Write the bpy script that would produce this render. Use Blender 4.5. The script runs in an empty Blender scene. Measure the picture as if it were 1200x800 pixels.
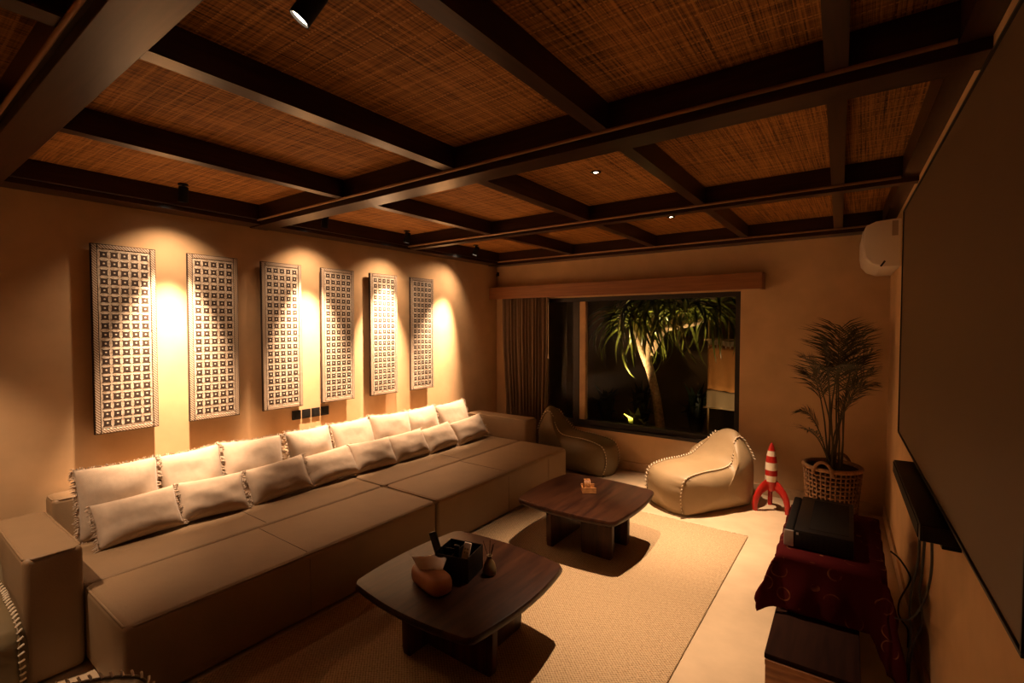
import bpy, bmesh, math, random
from mathutils import Vector, Matrix, Euler, noise
random.seed(7)
PI = math.pi
scene = bpy.context.scene
COL = scene.collection

# ------------------------------------------------------------------ camera
cam_d = bpy.data.cameras.new('camera')
cam_d.sensor_width = 36.0
cam_d.lens = 36.0 * 568.3 / 1200.0
cam_d.clip_start = 0.02
cam = bpy.data.objects.new('camera', cam_d)
COL.objects.link(cam)
cam.location = (4.0745, -5.2567, 1.65)
cam.rotation_euler = (PI / 2 - 0.0317, 0.0, 0.6277)
scene.camera = cam

# ------------------------------------------------------------------ world, exposure
w = bpy.data.worlds.new('night')
scene.world = w
w.use_nodes = True
w.node_tree.nodes['Background'].inputs[0].default_value = (0.010, 0.014, 0.030, 1)
w.node_tree.nodes['Background'].inputs[1].default_value = 0.12
vs = scene.view_settings
vs.view_transform = 'Standard'
vs.look = 'None'
vs.gamma = 1.0
vs.use_curve_mapping = False
vs.exposure = 0.0

WARM = (1.0, 0.655, 0.41)
E_WALL = 1050.0       # wall spots
E_DOWN = 470.0       # recessed downlights over the rug
E_SIDE = 165.0       # downlight by the sofa arm
E_TILT = 8.0       # tilted cylinder spotlight
E_GARD = 190.0       # garden uplight


def spot_light(name, loc, aim, energy, angle, blend, size=0.025, color=WARM, parent=None):
    d = bpy.data.lights.new(name, 'SPOT')
    d.energy = energy
    d.spot_size = math.radians(angle)
    d.spot_blend = blend
    d.shadow_soft_size = size
    d.color = color
    o = bpy.data.objects.new(name, d)
    COL.objects.link(o)
    o.location = loc
    o.rotation_euler = (Vector(aim) - Vector(loc)).to_track_quat('-Z', 'Y').to_euler()
    return o


# ------------------------------------------------------------------ materials
class NT:
    def __init__(s, name):
        s.m = bpy.data.materials.new(name)
        s.m.use_nodes = True
        s.t = s.m.node_tree
        s.b = s.t.nodes['Principled BSDF']

    def n(s, typ, **kw):
        nd = s.t.nodes.new(typ)
        for k, v in kw.items():
            setattr(nd, k, v)
        return nd

    def l(s, a, b):
        s.t.links.new(a, b)


def c4(c):
    return (c[0], c[1], c[2], 1.0)


def plain(name, col, rough=0.6, metal=0.0, spec=0.5, emit=None, estr=0.0, noise_amt=0.0, scale=8.0, bump=0.0, bscale=60.0,
          sheen=0.0):
    t = NT(name)
    b = t.b
    b.inputs['Base Color'].default_value = c4(col)
    b.inputs['Roughness'].default_value = rough
    b.inputs['Metallic'].default_value = metal
    b.inputs['Specular IOR Level'].default_value = spec
    if sheen:
        b.inputs['Sheen Weight'].default_value = sheen
    if emit:
        b.inputs['Emission Color'].default_value = c4(emit)
        b.inputs['Emission Strength'].default_value = estr
    tc = t.n('ShaderNodeTexCoord')
    if noise_amt:
        nz = t.n('ShaderNodeTexNoise')
        nz.inputs['Scale'].default_value = scale
        nz.inputs['Detail'].default_value = 6
        t.l(tc.outputs['Object'], nz.inputs['Vector'])
        r = t.n('ShaderNodeValToRGB')
        lo = [max(0, x * (1 - noise_amt)) for x in col]
        hi = [min(1, x * (1 + noise_amt)) for x in col]
        r.color_ramp.elements[0].position = 0.3
        r.color_ramp.elements[1].position = 0.7
        r.color_ramp.elements[0].color = c4(lo)
        r.color_ramp.elements[1].color = c4(hi)
        t.l(nz.outputs['Fac'], r.inputs['Fac'])
        t.l(r.outputs['Color'], b.inputs['Base Color'])
    if bump:
        nb = t.n('ShaderNodeTexNoise')
        nb.inputs['Scale'].default_value = bscale
        nb.inputs['Detail'].default_value = 4
        t.l(tc.outputs['Object'], nb.inputs['Vector'])
        bp = t.n('ShaderNodeBump')
        bp.inputs['Strength'].default_value = bump
        bp.inputs['Distance'].default_value = 0.01
        t.l(nb.outputs['Fac'], bp.inputs['Height'])
        t.l(bp.outputs['Normal'], b.inputs['Normal'])
    return t.m


def grain(name, c1, c2, rough=0.4, scale=(3, 40, 40), bump=0.08, spec=0.5, plank=None):
    """wood: stretched noise along X (use scale to choose the grain direction)"""
    t = NT(name)
    tc = t.n('ShaderNodeTexCoord')
    mp = t.n('ShaderNodeMapping')
    mp.inputs['Scale'].default_value = scale
    t.l(tc.outputs['Object'], mp.inputs['Vector'])
    nz = t.n('ShaderNodeTexNoise')
    nz.inputs['Scale'].default_value = 1.0
    nz.inputs['Detail'].default_value = 7
    nz.inputs['Distortion'].default_value = 0.6
    t.l(mp.outputs['Vector'], nz.inputs['Vector'])
    r = t.n('ShaderNodeValToRGB')
    r.color_ramp.elements[0].position = 0.32
    r.color_ramp.elements[1].position = 0.72
    r.color_ramp.elements[0].color = c4(c1)
    r.color_ramp.elements[1].color = c4(c2)
    t.l(nz.outputs['Fac'], r.inputs['Fac'])
    t.l(r.outputs['Color'], t.b.inputs['Base Color'])
    t.b.inputs['Roughness'].default_value = rough
    t.b.inputs['Specular IOR Level'].default_value = spec
    bp = t.n('ShaderNodeBump')
    bp.inputs['Strength'].default_value = bump
    bp.inputs['Distance'].default_value = 0.004
    t.l(nz.outputs['Fac'], bp.inputs['Height'])
    t.l(bp.outputs['Normal'], t.b.inputs['Normal'])
    return t.m


def mat_reed():
    t = NT('woven_reed')
    tc = t.n('ShaderNodeTexCoord')
    # individual reeds running along Y
    mp = t.n('ShaderNodeMapping')
    mp.inputs['Scale'].default_value = (170, 2.2, 1)
    t.l(tc.outputs['Object'], mp.inputs['Vector'])
    n1 = t.n('ShaderNodeTexNoise')
    n1.inputs['Scale'].default_value = 1
    n1.inputs['Detail'].default_value = 3
    n1.inputs['Roughness'].default_value = 0.7
    t.l(mp.outputs['Vector'], n1.inputs['Vector'])
    # finer crosswise strands
    mp2 = t.n('ShaderNodeMapping')
    mp2.inputs['Scale'].default_value = (4.0, 120, 1)
    t.l(tc.outputs['Object'], mp2.inputs['Vector'])
    n2 = t.n('ShaderNodeTexNoise')
    n2.inputs['Scale'].default_value = 1
    n2.inputs['Detail'].default_value = 3
    t.l(mp2.outputs['Vector'], n2.inputs['Vector'])
    # binding strings across, one about every 7 cm
    sep = t.n('ShaderNodeSeparateXYZ')
    t.l(tc.outputs['Object'], sep.inputs[0])
    wob = t.n('ShaderNodeTexNoise')
    wob.inputs['Scale'].default_value = 2.5
    t.l(tc.outputs['Object'], wob.inputs['Vector'])
    wm = t.n('ShaderNodeMath', operation='MULTIPLY_ADD')
    wm.inputs[1].default_value = 0.05
    t.l(wob.outputs['Fac'], wm.inputs[0])
    t.l(sep.outputs['Y'], wm.inputs[2])
    dv = t.n('ShaderNodeMath', operation='DIVIDE')
    dv.inputs[1].default_value = 0.072
    t.l(wm.outputs[0], dv.inputs[0])
    fr = t.n('ShaderNodeMath', operation='FRACT')
    t.l(dv.outputs[0], fr.inputs[0])
    lt = t.n('ShaderNodeMath', operation='LESS_THAN')
    lt.inputs[1].default_value = 0.10
    t.l(fr.outputs[0], lt.inputs[0])
    # dashes of the string
    wv = t.n('ShaderNodeMath', operation='MULTIPLY')
    wv.inputs[1].default_value = 60.0
    t.l(sep.outputs['X'], wv.inputs[0])
    wf = t.n('ShaderNodeMath', operation='FRACT')
    t.l(wv.outputs[0], wf.inputs[0])
    wl = t.n('ShaderNodeMath', operation='LESS_THAN')
    wl.inputs[1].default_value = 0.6
    t.l(wf.outputs[0], wl.inputs[0])
    st = t.n('ShaderNodeMath', operation='MULTIPLY')
    t.l(lt.outputs[0], st.inputs[0])
    t.l(wl.outputs[0], st.inputs[1])
    mix = t.n('ShaderNodeMath', operation='MULTIPLY_ADD')
    mix.inputs[1].default_value = 0.68
    t.l(n1.outputs['Fac'], mix.inputs[0])
    m2 = t.n('ShaderNodeMath', operation='MULTIPLY')
    m2.inputs[1].default_value = 0.32
    t.l(n2.outputs['Fac'], m2.inputs[0])
    t.l(m2.outputs[0], mix.inputs[2])
    r = t.n('ShaderNodeValToRGB')
    r.color_ramp.elements[0].position = 0.36
    r.color_ramp.elements[1].position = 0.64
    r.color_ramp.elements[0].color = (0.045, 0.017, 0.004, 1)
    r.color_ramp.elements[1].color = (0.55, 0.245, 0.058, 1)
    t.l(mix.outputs[0], r.inputs['Fac'])
    mc = t.n('ShaderNodeMix', data_type='RGBA')
    mc.inputs[7].default_value = (0.50, 0.24, 0.065, 1)
    t.l(st.outputs[0], mc.inputs[0])
    t.l(r.outputs['Color'], mc.inputs[6])
    t.l(mc.outputs[2], t.b.inputs['Base Color'])
    t.b.inputs['Roughness'].default_value = 0.75
    t.b.inputs['Specular IOR Level'].default_value = 0.2
    bp = t.n('ShaderNodeBump')
    bp.inputs['Strength'].default_value = 0.5
    bp.inputs['Distance'].default_value = 0.006
    ad = t.n('ShaderNodeMath', operation='MULTIPLY_ADD')
    ad.inputs[1].default_value = 0.5
    t.l(st.outputs[0], ad.inputs[0])
    t.l(mix.outputs[0], ad.inputs[2])
    t.l(ad.outputs[0], bp.inputs['Height'])
    t.l(bp.outputs['Normal'], t.b.inputs['Normal'])
    return t.m


def mat_rug():
    t = NT('woven_jute')
    tc = t.n('ShaderNodeTexCoord')
    sep = t.n('ShaderNodeSeparateXYZ')
    t.l(tc.outputs['Object'], sep.inputs[0])

    def wave(out, freq):
        m = t.n('ShaderNodeMath', operation='MULTIPLY')
        m.inputs[1].default_value = freq
        t.l(out, m.inputs[0])
        s = t.n('ShaderNodeMath', operation='SINE')
        t.l(m.outputs[0], s.inputs[0])
        return s.outputs[0]
    # herringbone-like basket weave, about 14 mm cells
    wx = wave(sep.outputs['X'], 2 * PI / 0.019)
    wy = wave(sep.outputs['Y'], 2 * PI / 0.017)
    pr = t.n('ShaderNodeMath', operation='MULTIPLY')
    t.l(wx, pr.inputs[0])
    t.l(wy, pr.inputs[1])
    nz = t.n('ShaderNodeTexNoise')
    nz.inputs['Scale'].default_value = 90
    nz.inputs['Detail'].default_value = 4
    t.l(tc.outputs['Object'], nz.inputs['Vector'])
    sm = t.n('ShaderNodeMath', operation='MULTIPLY_ADD')
    sm.inputs[1].default_value = 0.33
    t.l(pr.outputs[0], sm.inputs[0])
    t.l(nz.outputs['Fac'], sm.inputs[2])
    r = t.n('ShaderNodeValToRGB')
    r.color_ramp.elements[0].position = 0.15
    r.color_ramp.elements[1].position = 0.75
    r.color_ramp.elements[0].color = (0.27, 0.18, 0.095, 1)
    r.color_ramp.elements[1].color = (0.58, 0.425, 0.25, 1)
    t.l(sm.outputs[0], r.inputs['Fac'])
    t.l(r.outputs['Color'], t.b.inputs['Base Color'])
    t.b.inputs['Roughness'].default_value = 0.9
    t.b.inputs['Specular IOR Level'].default_value = 0.15
    bp = t.n('ShaderNodeBump')
    bp.inputs['Strength'].default_value = 0.7
    bp.inputs['Distance'].default_value = 0.006
    t.l(sm.outputs[0], bp.inputs['Height'])
    t.l(bp.outputs['Normal'], t.b.inputs['Normal'])
    return t.m


def mat_panel_field(px, pz):
    """pale carved field with thin dark incised lattice lines at the cell borders (object coordinates: y across, z up)"""
    t = NT('carved_field')
    tc = t.n('ShaderNodeTexCoord')
    sep = t.n('ShaderNodeSeparateXYZ')
    t.l(tc.outputs['Object'], sep.inputs[0])

    def edge(out, p, off):
        a = t.n('ShaderNodeMath', operation='ADD')
        a.inputs[1].default_value = off
        t.l(out, a.inputs[0])
        d = t.n('ShaderNodeMath', operation='DIVIDE')
        d.inputs[1].default_value = p
        t.l(a.outputs[0], d.inputs[0])
        f = t.n('ShaderNodeMath', operation='FRACT')
        t.l(d.outputs[0], f.inputs[0])
        s = t.n('ShaderNodeMath', operation='SUBTRACT')
        s.inputs[1].default_value = 0.5
        t.l(f.outputs[0], s.inputs[0])
        b = t.n('ShaderNodeMath', operation='ABSOLUTE')
        t.l(s.outputs[0], b.inputs[0])
        return b.outputs[0]          # 0.5 at a cell border, 0 at a cell centre
    ey = edge(sep.outputs['Y'], px, px * 2.5)
    ez = edge(sep.outputs['Z'], pz, 0.0)
    mx = t.n('ShaderNodeMath', operation='MAXIMUM')
    t.l(ey, mx.inputs[0])
    t.l(ez, mx.inputs[1])
    g = t.n('ShaderNodeMath', operation='GREATER_THAN')
    g.inputs[1].default_value = 0.472
    t.l(mx.outputs[0], g.inputs[0])
    nz = t.n('ShaderNodeTexNoise')
    nz.inputs['Scale'].default_value = 55
    nz.inputs['Detail'].default_value = 5
    t.l(tc.outputs['Object'], nz.inputs['Vector'])
    r = t.n('ShaderNodeValToRGB')
    r.color_ramp.elements[0].position = 0.3
    r.color_ramp.elements[1].position = 0.6
    r.color_ramp.elements[0].color = (0.40, 0.30, 0.20, 1)
    r.color_ramp.elements[1].color = (0.74, 0.64, 0.50, 1)
    t.l(nz.outputs['Fac'], r.inputs['Fac'])
    mc = t.n('ShaderNodeMix', data_type='RGBA')
    mc.inputs[7].default_value = (0.20, 0.12, 0.07, 1)
    mm = t.n('ShaderNodeMath', operation='MULTIPLY')
    mm.inputs[1].default_value = 0.5
    t.l(g.outputs[0], mm.inputs[0])
    t.l(mm.outputs[0], mc.inputs[0])
    t.l(r.outputs['Color'], mc.inputs[6])
    t.l(mc.outputs[2], t.b.inputs['Base Color'])
    t.b.inputs['Roughness'].default_value = 0.7
    return t.m


def mat_rope():
    t = NT('carved_rope_border')
    tc = t.n('ShaderNodeTexCoord')
    sep = t.n('ShaderNodeSeparateXYZ')
    t.l(tc.outputs['Object'], sep.inputs[0])
    a = t.n('ShaderNodeMath', operation='ADD')
    t.l(sep.outputs['Y'], a.inputs[0])
    t.l(sep.outputs['Z'], a.inputs[1])
    m = t.n('ShaderNodeMath', operation='MULTIPLY')
    m.inputs[1].default_value = 2 * PI / 0.017
    t.l(a.outputs[0], m.inputs[0])
    s = t.n('ShaderNodeMath', operation='SINE')
    t.l(m.outputs[0], s.inputs[0])
    r = t.n('ShaderNodeValToRGB')
    r.color_ramp.elements[0].position = 0.30
    r.color_ramp.elements[1].position = 0.62
    r.color_ramp.elements[0].color = (0.20, 0.125, 0.075, 1)
    r.color_ramp.elements[1].color = (0.68, 0.57, 0.43, 1)
    t.l(s.outputs[0], r.inputs['Fac'])
    t.l(r.outputs['Color'], t.b.inputs['Base Color'])
    t.b.inputs['Roughness'].default_value = 0.7
    return t.m


def mat_cloth_red():
    t = NT('patterned_red_cloth')
    tc = t.n('ShaderNodeTexCoord')
    v = t.n('ShaderNodeTexVoronoi', feature='DISTANCE_TO_EDGE')
    v.inputs['Scale'].default_value = 9
    t.l(tc.outputs['Object'], v.inputs['Vector'])
    v2 = t.n('ShaderNodeTexVoronoi')
    v2.inputs['Scale'].default_value = 9
    t.l(tc.outputs['Object'], v2.inputs['Vector'])
    r = t.n('ShaderNodeValToRGB')
    cr = r.color_ramp
    cr.interpolation = 'CONSTANT'
    cr.elements[0].position = 0.0
    cr.elements[0].color = (0.075, 0.008, 0.006, 1)
    cr.elements[1].position = 0.30
    cr.elements[1].color = (0.24, 0.09, 0.035, 1)
    e = cr.elements.new(0.345)
    e.color = (0.060, 0.005, 0.005, 1)
    t.l(v2.outputs['Distance'], r.inputs['Fac'])
    nz = t.n('ShaderNodeTexNoise')
    nz.inputs['Scale'].default_value = 14
    t.l(tc.outputs['Object'], nz.inputs['Vector'])
    r2 = t.n('ShaderNodeValToRGB')
    r2.color_ramp.elements[0].position = 0.45
    r2.color_ramp.elements[1].position = 0.62
    t.l(nz.outputs['Fac'], r2.inputs['Fac'])
    mc = t.n('ShaderNodeMix', data_type='RGBA')
    mc.inputs[6].default_value = (0.060, 0.005, 0.005, 1)
    t.l(r2.outputs['Color'], mc.inputs[0])
    t.l(r.outputs['Color'], mc.inputs[7])
    t.l(mc.outputs[2], t.b.inputs['Base Color'])
    t.b.inputs['Roughness'].default_value = 0.95
    t.b.inputs['Specular IOR Level'].default_value = 0.08
    return t.m


def mat_glass():
    t = NT('window_glass')
    for nd in list(t.t.nodes):
        if nd.type != 'OUTPUT_MATERIAL':
            t.t.nodes.remove(nd)
    out = [nd for nd in t.t.nodes if nd.type == 'OUTPUT_MATERIAL'][0]
    tr = t.n('ShaderNodeBsdfTransparent')
    gl = t.n('ShaderNodeBsdfGlossy')
    gl.inputs['Roughness'].default_value = 0.02
    gl.inputs['Color'].default_value = (0.8, 0.8, 0.8, 1)
    fr = t.n('ShaderNodeFresnel')
    fr.inputs['IOR'].default_value = 1.16
    mx = t.n('ShaderNodeMixShader')
    t.l(fr.outputs[0], mx.inputs[0])
    t.l(tr.outputs[0], mx.inputs[1])
    t.l(gl.outputs[0], mx.inputs[2])
    t.l(mx.outputs[0], out.inputs['Surface'])
    return t.m


M = {}
M['plaster'] = plain('ochre_plaster', (0.62, 0.415, 0.225), 0.85, noise_amt=0.09, scale=4.0, bump=0.06, bscale=18, spec=0.2)
M['floor'] = plain('polished_screed', (0.58, 0.44, 0.28), 0.55, noise_amt=0.10, scale=5, bump=0.05, bscale=35, spec=0.3)
M['skirting'] = plain('stone_skirting', (0.55, 0.38, 0.22), 0.6, noise_amt=0.15, scale=14)
M['beam_x'] = grain('dark_beam_wood', (0.024, 0.009, 0.005), (0.048, 0.020, 0.011), 0.30, (3, 45, 45), 0.06, spec=0.28)
M['beam_y'] = grain('dark_joist_wood', (0.024, 0.009, 0.005), (0.048, 0.020, 0.011), 0.30, (45, 3, 45), 0.06, spec=0.28)
M['batten'] = plain('pale_brown_batten', (0.40, 0.23, 0.115), 0.45)
M['reed'] = mat_reed()
M['sofa'] = plain('sofa_leather', (0.262, 0.172, 0.092), 0.55, noise_amt=0.06, scale=6, bump=0.12, bscale=120, spec=0.35)
M['sofa_seam'] = plain('sofa_seam_thread', (0.20, 0.14, 0.085), 0.7)
M['linen'] = plain('cream_linen', (0.46, 0.36, 0.265), 0.9, noise_amt=0.06, scale=30, bump=0.15, bscale=300, spec=0.1, sheen=0.15)
M['rug'] = mat_rug()
M['walnut'] = grain('dark_walnut', (0.014, 0.004, 0.002), (0.048, 0.016, 0.006), 0.38, (26, 2.6, 26), 0.05, spec=0.3)
M['walnut_v'] = grain('dark_walnut_upright', (0.016, 0.005, 0.002), (0.085, 0.031, 0.012), 0.45, (26, 26, 2.6), 0.05, spec=0.25)
M['panel_dark'] = plain('dark_stained_carving', (0.040, 0.022, 0.014), 0.7)
M['panel_light'] = plain('pale_carving', (0.72, 0.62, 0.48), 0.7)
M['rope'] = mat_rope()
M['black'] = plain('black_plastic', (0.010, 0.008, 0.007), 0.45, spec=0.3)
M['black_matte'] = plain('black_powder_coat', (0.008, 0.007, 0.006), 0.7, spec=0.25)
M['silver'] = plain('brushed_silver', (0.62, 0.58, 0.54), 0.35, metal=0.6)
M['white_plastic'] = plain('white_plastic', (0.74, 0.66, 0.56), 0.5)
M['grey_print'] = plain('grey_label_print', (0.36, 0.28, 0.22), 0.7)
M['screen'] = plain('grey_screen_fabric', (0.135, 0.085, 0.045), 0.5, spec=0.25, noise_amt=0.03, scale=2)
M['red_cloth'] = mat_cloth_red()
M['cab_dark'] = grain('cabinet_top_wood', (0.012, 0.004, 0.002), (0.024, 0.008, 0.004), 0.8, (30, 3, 30), 0.05, spec=0.08)
M['cab_wood'] = grain('lit_cabinet_end_wood', (0.22, 0.085, 0.028), (0.52, 0.24, 0.085), 0.5, (5, 30, 30), 0.08)  # wood lightened to carry the light falling on the end face
M['pelmet'] = grain('reddish_pelmet_wood', (0.22, 0.085, 0.030), (0.33, 0.135, 0.045), 0.5, (2, 40, 40), 0.05)
M['curtain'] = plain('taupe_curtain', (0.21, 0.148, 0.100), 0.9, noise_amt=0.06, scale=20, spec=0.1)
M['frame'] = plain('dark_window_frame', (0.016, 0.012, 0.010), 0.5)
M['jamb'] = plain('timber_jamb', (0.52, 0.34, 0.17), 0.6, noise_amt=0.1, scale=10)
M['glass'] = mat_glass()
M['wicker'] = plain('wicker', (0.23, 0.11, 0.040), 0.75, noise_amt=0.35, scale=60, bump=0.2, bscale=150)
M['basket_dark'] = plain('dark_basket_lining', (0.045, 0.022, 0.010), 0.85)
M['soil'] = plain('potting_soil', (0.035, 0.022, 0.014), 0.95, bump=0.6, bscale=60)
M['palm'] = plain('palm_leaf', (0.055, 0.048, 0.016), 0.5, noise_amt=0.3, scale=20)
M['stem'] = plain('palm_stem', (0.075, 0.060, 0.025), 0.6)
M['red'] = plain('red_gloss_paint', (0.42, 0.016, 0.010), 0.35)
M['white'] = plain('white_gloss_paint', (0.76, 0.66, 0.50), 0.4)
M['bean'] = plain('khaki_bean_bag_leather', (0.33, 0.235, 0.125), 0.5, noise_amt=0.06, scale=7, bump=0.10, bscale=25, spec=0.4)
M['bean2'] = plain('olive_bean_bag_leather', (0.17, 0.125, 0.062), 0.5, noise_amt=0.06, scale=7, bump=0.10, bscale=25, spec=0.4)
M['stitch'] = plain('cream_stitching', (0.80, 0.68, 0.50), 0.8)
M['lens'] = plain('lit_lamp_lens', (1, 0.9, 0.75), 0.4, emit=(1.0, 0.80, 0.58), estr=22.0)
M['tan'] = plain('tan_leather', (0.36, 0.145, 0.048), 0.5, noise_amt=0.08, scale=30)
M['tissue'] = plain('white_tissue', (0.86, 0.80, 0.72), 0.9)
M['bottle'] = plain('khaki_glazed_bottle', (0.16, 0.105, 0.045), 0.4)
M['coaster'] = grain('oiled_coaster_wood', (0.28, 0.11, 0.03), (0.48, 0.21, 0.065), 0.45, (30, 30, 60), 0.05)
M['cable'] = plain('black_cable', (0.010, 0.009, 0.009), 0.6)
M['g_wall'] = plain('garden_wall_render', (0.30, 0.20, 0.09), 0.9, noise_amt=0.15, scale=3)
M['g_ground'] = plain('garden_gravel', (0.26, 0.17, 0.10), 0.95, noise_amt=0.3, scale=30, bump=0.5, bscale=80)
M['bark'] = plain('fibrous_bark', (0.52, 0.36, 0.20), 0.9, noise_amt=0.35, scale=35, bump=0.8, bscale=50)
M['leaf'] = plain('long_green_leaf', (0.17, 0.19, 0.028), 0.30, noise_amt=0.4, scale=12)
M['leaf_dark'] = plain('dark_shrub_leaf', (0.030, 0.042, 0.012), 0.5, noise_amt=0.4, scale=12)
M['bamboo'] = plain('bamboo_cane', (0.50, 0.32, 0.13), 0.5, noise_amt=0.2, scale=20)
M['orange_cloth'] = plain('orange_cotton', (0.56, 0.24, 0.060), 0.9, noise_amt=0.05, scale=10)
M['cream_cloth'] = plain('cream_cotton', (0.40, 0.28, 0.15), 0.9)
M['garden_pot'] = plain('dark_clay_pot', (0.05, 0.032, 0.022), 0.7)


# ------------------------------------------------------------------ mesh helpers
class MB:
    def __init__(s):
        s.v, s.f, s.mi = [], [], []

    def face(s, idx, m=0):
        s.f.append(idx)
        s.mi.append(m)

    def box(s, x0, x1, y0, y1, z0, z1, m=0):
        b = len(s.v)
        s.v += [(x, y, z) for z in (z0, z1) for y in (y0, y1) for x in (x0, x1)]
        for q in ((0, 2, 3, 1), (4, 5, 7, 6), (0, 1, 5, 4), (2, 6, 7, 3), (0, 4, 6, 2), (1, 3, 7, 5)):
            s.face([b + i for i in q], m)
        return s

    def rings(s, rings, cap=True, m=0, closed=True):
        """loft a list of equal-length vertex rings"""
        b = len(s.v)
        n = len(rings[0])
        for r in rings:
            s.v += [tuple(p) for p in r]
        for i in range(len(rings) - 1):
            for j in range(n if closed else n - 1):
                a, c = b + i * n + j, b + i * n + (j + 1) % n
                s.face([a, c, c + n, a + n], m)
        if cap:
            s.face([b + j for j in reversed(range(n))], m)
            s.face([b + (len(rings) - 1) * n + j for j in range(n)], m)
        return s

    def tube(s, path, rad, n=8, cap=True, m=0):
        P = [Vector(p) for p in path]
        R = rad if isinstance(rad, (list, tuple)) else [rad] * len(P)
        rings = []
        ref = Vector((0, 0, 1))
        t0 = (P[1] - P[0]).normalized()
        if abs(t0.dot(ref)) > 0.95:
            ref = Vector((1, 0, 0))
        u = t0.cross(ref).normalized()
        for i, p in enumerate(P):
            if i == 0:
                t = P[1] - P[0]
            elif i == len(P) - 1:
                t = P[-1] - P[-2]
            else:
                t = P[i + 1] - P[i - 1]
            t.normalize()
            u = (u - t * u.dot(t))
            u.normalize()
            q = t.cross(u)
            rings.append([p + (u * math.cos(2 * PI * k / n) + q * math.sin(2 * PI * k / n)) * R[i] for k in range(n)])
        return s.rings(rings, cap, m)

    def lathe(s, prof, n=24, cx=0, cy=0, cap=True, m=0):
        return s.rings([[(cx + r * math.cos(2 * PI * k / n), cy + r * math.sin(2 * PI * k / n), z) for k in range(n)]
                        for r, z in prof], cap, m)

    def prism(s, poly, z0, z1, m=0):
        return s.rings([[(x, y, z0) for x, y in poly], [(x, y, z1) for x, y in poly]], True, m)

    def mesh(s, name, mats, smooth=False, bevel=0.0, seg=2, xf=None, angle=None):
        me = bpy.data.meshes.new(name)
        me.from_pydata([tuple(v) for v in s.v], [], s.f)
        for i, p in enumerate(me.polygons):
            p.material_index = s.mi[i]
        bm = bmesh.new()
        bm.from_mesh(me)
        if bevel > 0:
            ed = [e for e in bm.edges if e.is_manifold and e.calc_face_angle(0) > 0.6]
            bmesh.ops.bevel(bm, geom=ed, offset=bevel, segments=seg, affect='EDGES', profile=0.5, clamp_overlap=True)
        bmesh.ops.recalc_face_normals(bm, faces=bm.faces[:])
        if xf is not None:
            bm.transform(xf)
        bm.to_mesh(me)
        bm.free()
        if smooth:
            for p in me.polygons:
                p.use_smooth = True
            if angle:
                try:
                    me.set_sharp_from_angle(angle=angle)
                except Exception:
                    pass
        for m in (mats if isinstance(mats, (list, tuple)) else [mats]):
            me.materials.append(M[m] if isinstance(m, str) else m)
        return me

    def build(s, name, mats, parent=None, loc=None, rot=None, **kw):
        return put(name, s.mesh(name, mats, **kw), parent, loc, rot)


def put(name, me, parent=None, loc=None, rot=None, mat=None):
    o = bpy.data.objects.new(name, me)
    COL.objects.link(o)
    if parent is not None:
        o.parent = parent
    if loc is not None:
        o.location = loc
    if rot is not None:
        o.rotation_euler = rot
    if mat is not None:
        o.matrix_basis = mat
    return o


def thing(name, label, cat, loc=(0, 0, 0), rot=(0, 0, 0), group=None):
    o = bpy.data.objects.new(name, None)
    COL.objects.link(o)
    o.empty_display_size = 0.1
    o.location = loc
    o.rotation_euler = rot
    return tag(o, label, cat, group)


def tag(o, label, cat, group=None):
    o['label'] = label
    o['category'] = cat
    if group:
        o['group'] = group
    return o


def struct(o, label=None):
    o['kind'] = 'structure'
    if label:
        o['label'] = label
    return o


def box(name, b, mat, parent=None, bevel=0.0, seg=2, smooth=False, **kw):
    return MB().box(*b).build(name, mat, parent, bevel=bevel, seg=seg, smooth=smooth, **kw)


def dup(root, label, loc=None, rot=None, group=None):
    r = root.copy()
    COL.objects.link(r)
    if loc is not None:
        r.location = loc
    if rot is not None:
        r.rotation_euler = rot
    r['label'] = label
    if group:
        r['group'] = group
    for ch in list(root.children):
        c = ch.copy()
        COL.objects.link(c)
        c.parent = r
        for g in list(ch.children):
            d = g.copy()
            COL.objects.link(d)
            d.parent = c
    return r


def smoothstep(a, b, x):
    t = min(1, max(0, (x - a) / (b - a)))
    return t * t * (3 - 2 * t)


# ------------------------------------------------------------------ the room
K = 0.034                     # the right wall runs about two degrees off square
YF = -6.3                     # wall behind the camera
ZC = 2.605                    # height of the reed mats


def xr(y, off=0.0):
    return 4.25 - K * y - off


fl = MB().prism([(0, YF), (xr(YF), YF), (xr(0), 0), (0, 0)], -0.08, 0.0)
struct(fl.build('floor', 'floor'), 'beige polished screed floor')
wl = box('wall_left', (-0.15, 0, YF - 0.15, 0.2, 0, 2.75), 'plaster')
struct(wl, 'left ochre plaster wall washed by spotlights')
# back wall with the window opening
WX0, WX1, WZ0, WZ1 = 0.16, 3.075, 0.45, 2.0
m = MB()
m.box(0, WX0, 0, 0.2, 0, 2.75).box(WX1, xr(0) + 0.15, 0, 0.2, 0, 2.75)
m.box(WX0, WX1, 0, 0.2, 0, WZ0).box(WX0, WX1, 0, 0.2, WZ1, 2.75)
struct(m.build('wall_back', 'plaster'), 'ochre plaster back wall around the window')
m = MB().prism([(xr(YF), YF), (xr(YF) + 0.15, YF), (xr(0) + 0.15, 0), (xr(0), 0)], 0, 2.75)
struct(m.build('wall_right', 'plaster'), 'ochre plaster right wall behind the screen')
struct(box('wall_front', (-0.15, xr(YF) + 0.15, YF - 0.15, YF, 0, 2.75), 'plaster'), 'plaster wall behind the camera')

# skirtings
struct(box('baseboard_back', (0, xr(0) - 0.012, -0.014, 0, 0, 0.10), 'skirting', bevel=0.003))
m = MB().prism([(xr(YF, .014), YF), (xr(YF), YF), (xr(0), -0.016), (xr(0, .014), -0.016)], 0, 0.10)
struct(m.build('baseboard_right', 'skirting'))
struct(box('baseboard_left', (0, 0.014, YF, -0.016, 0, 0.10), 'skirting'))

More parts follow.
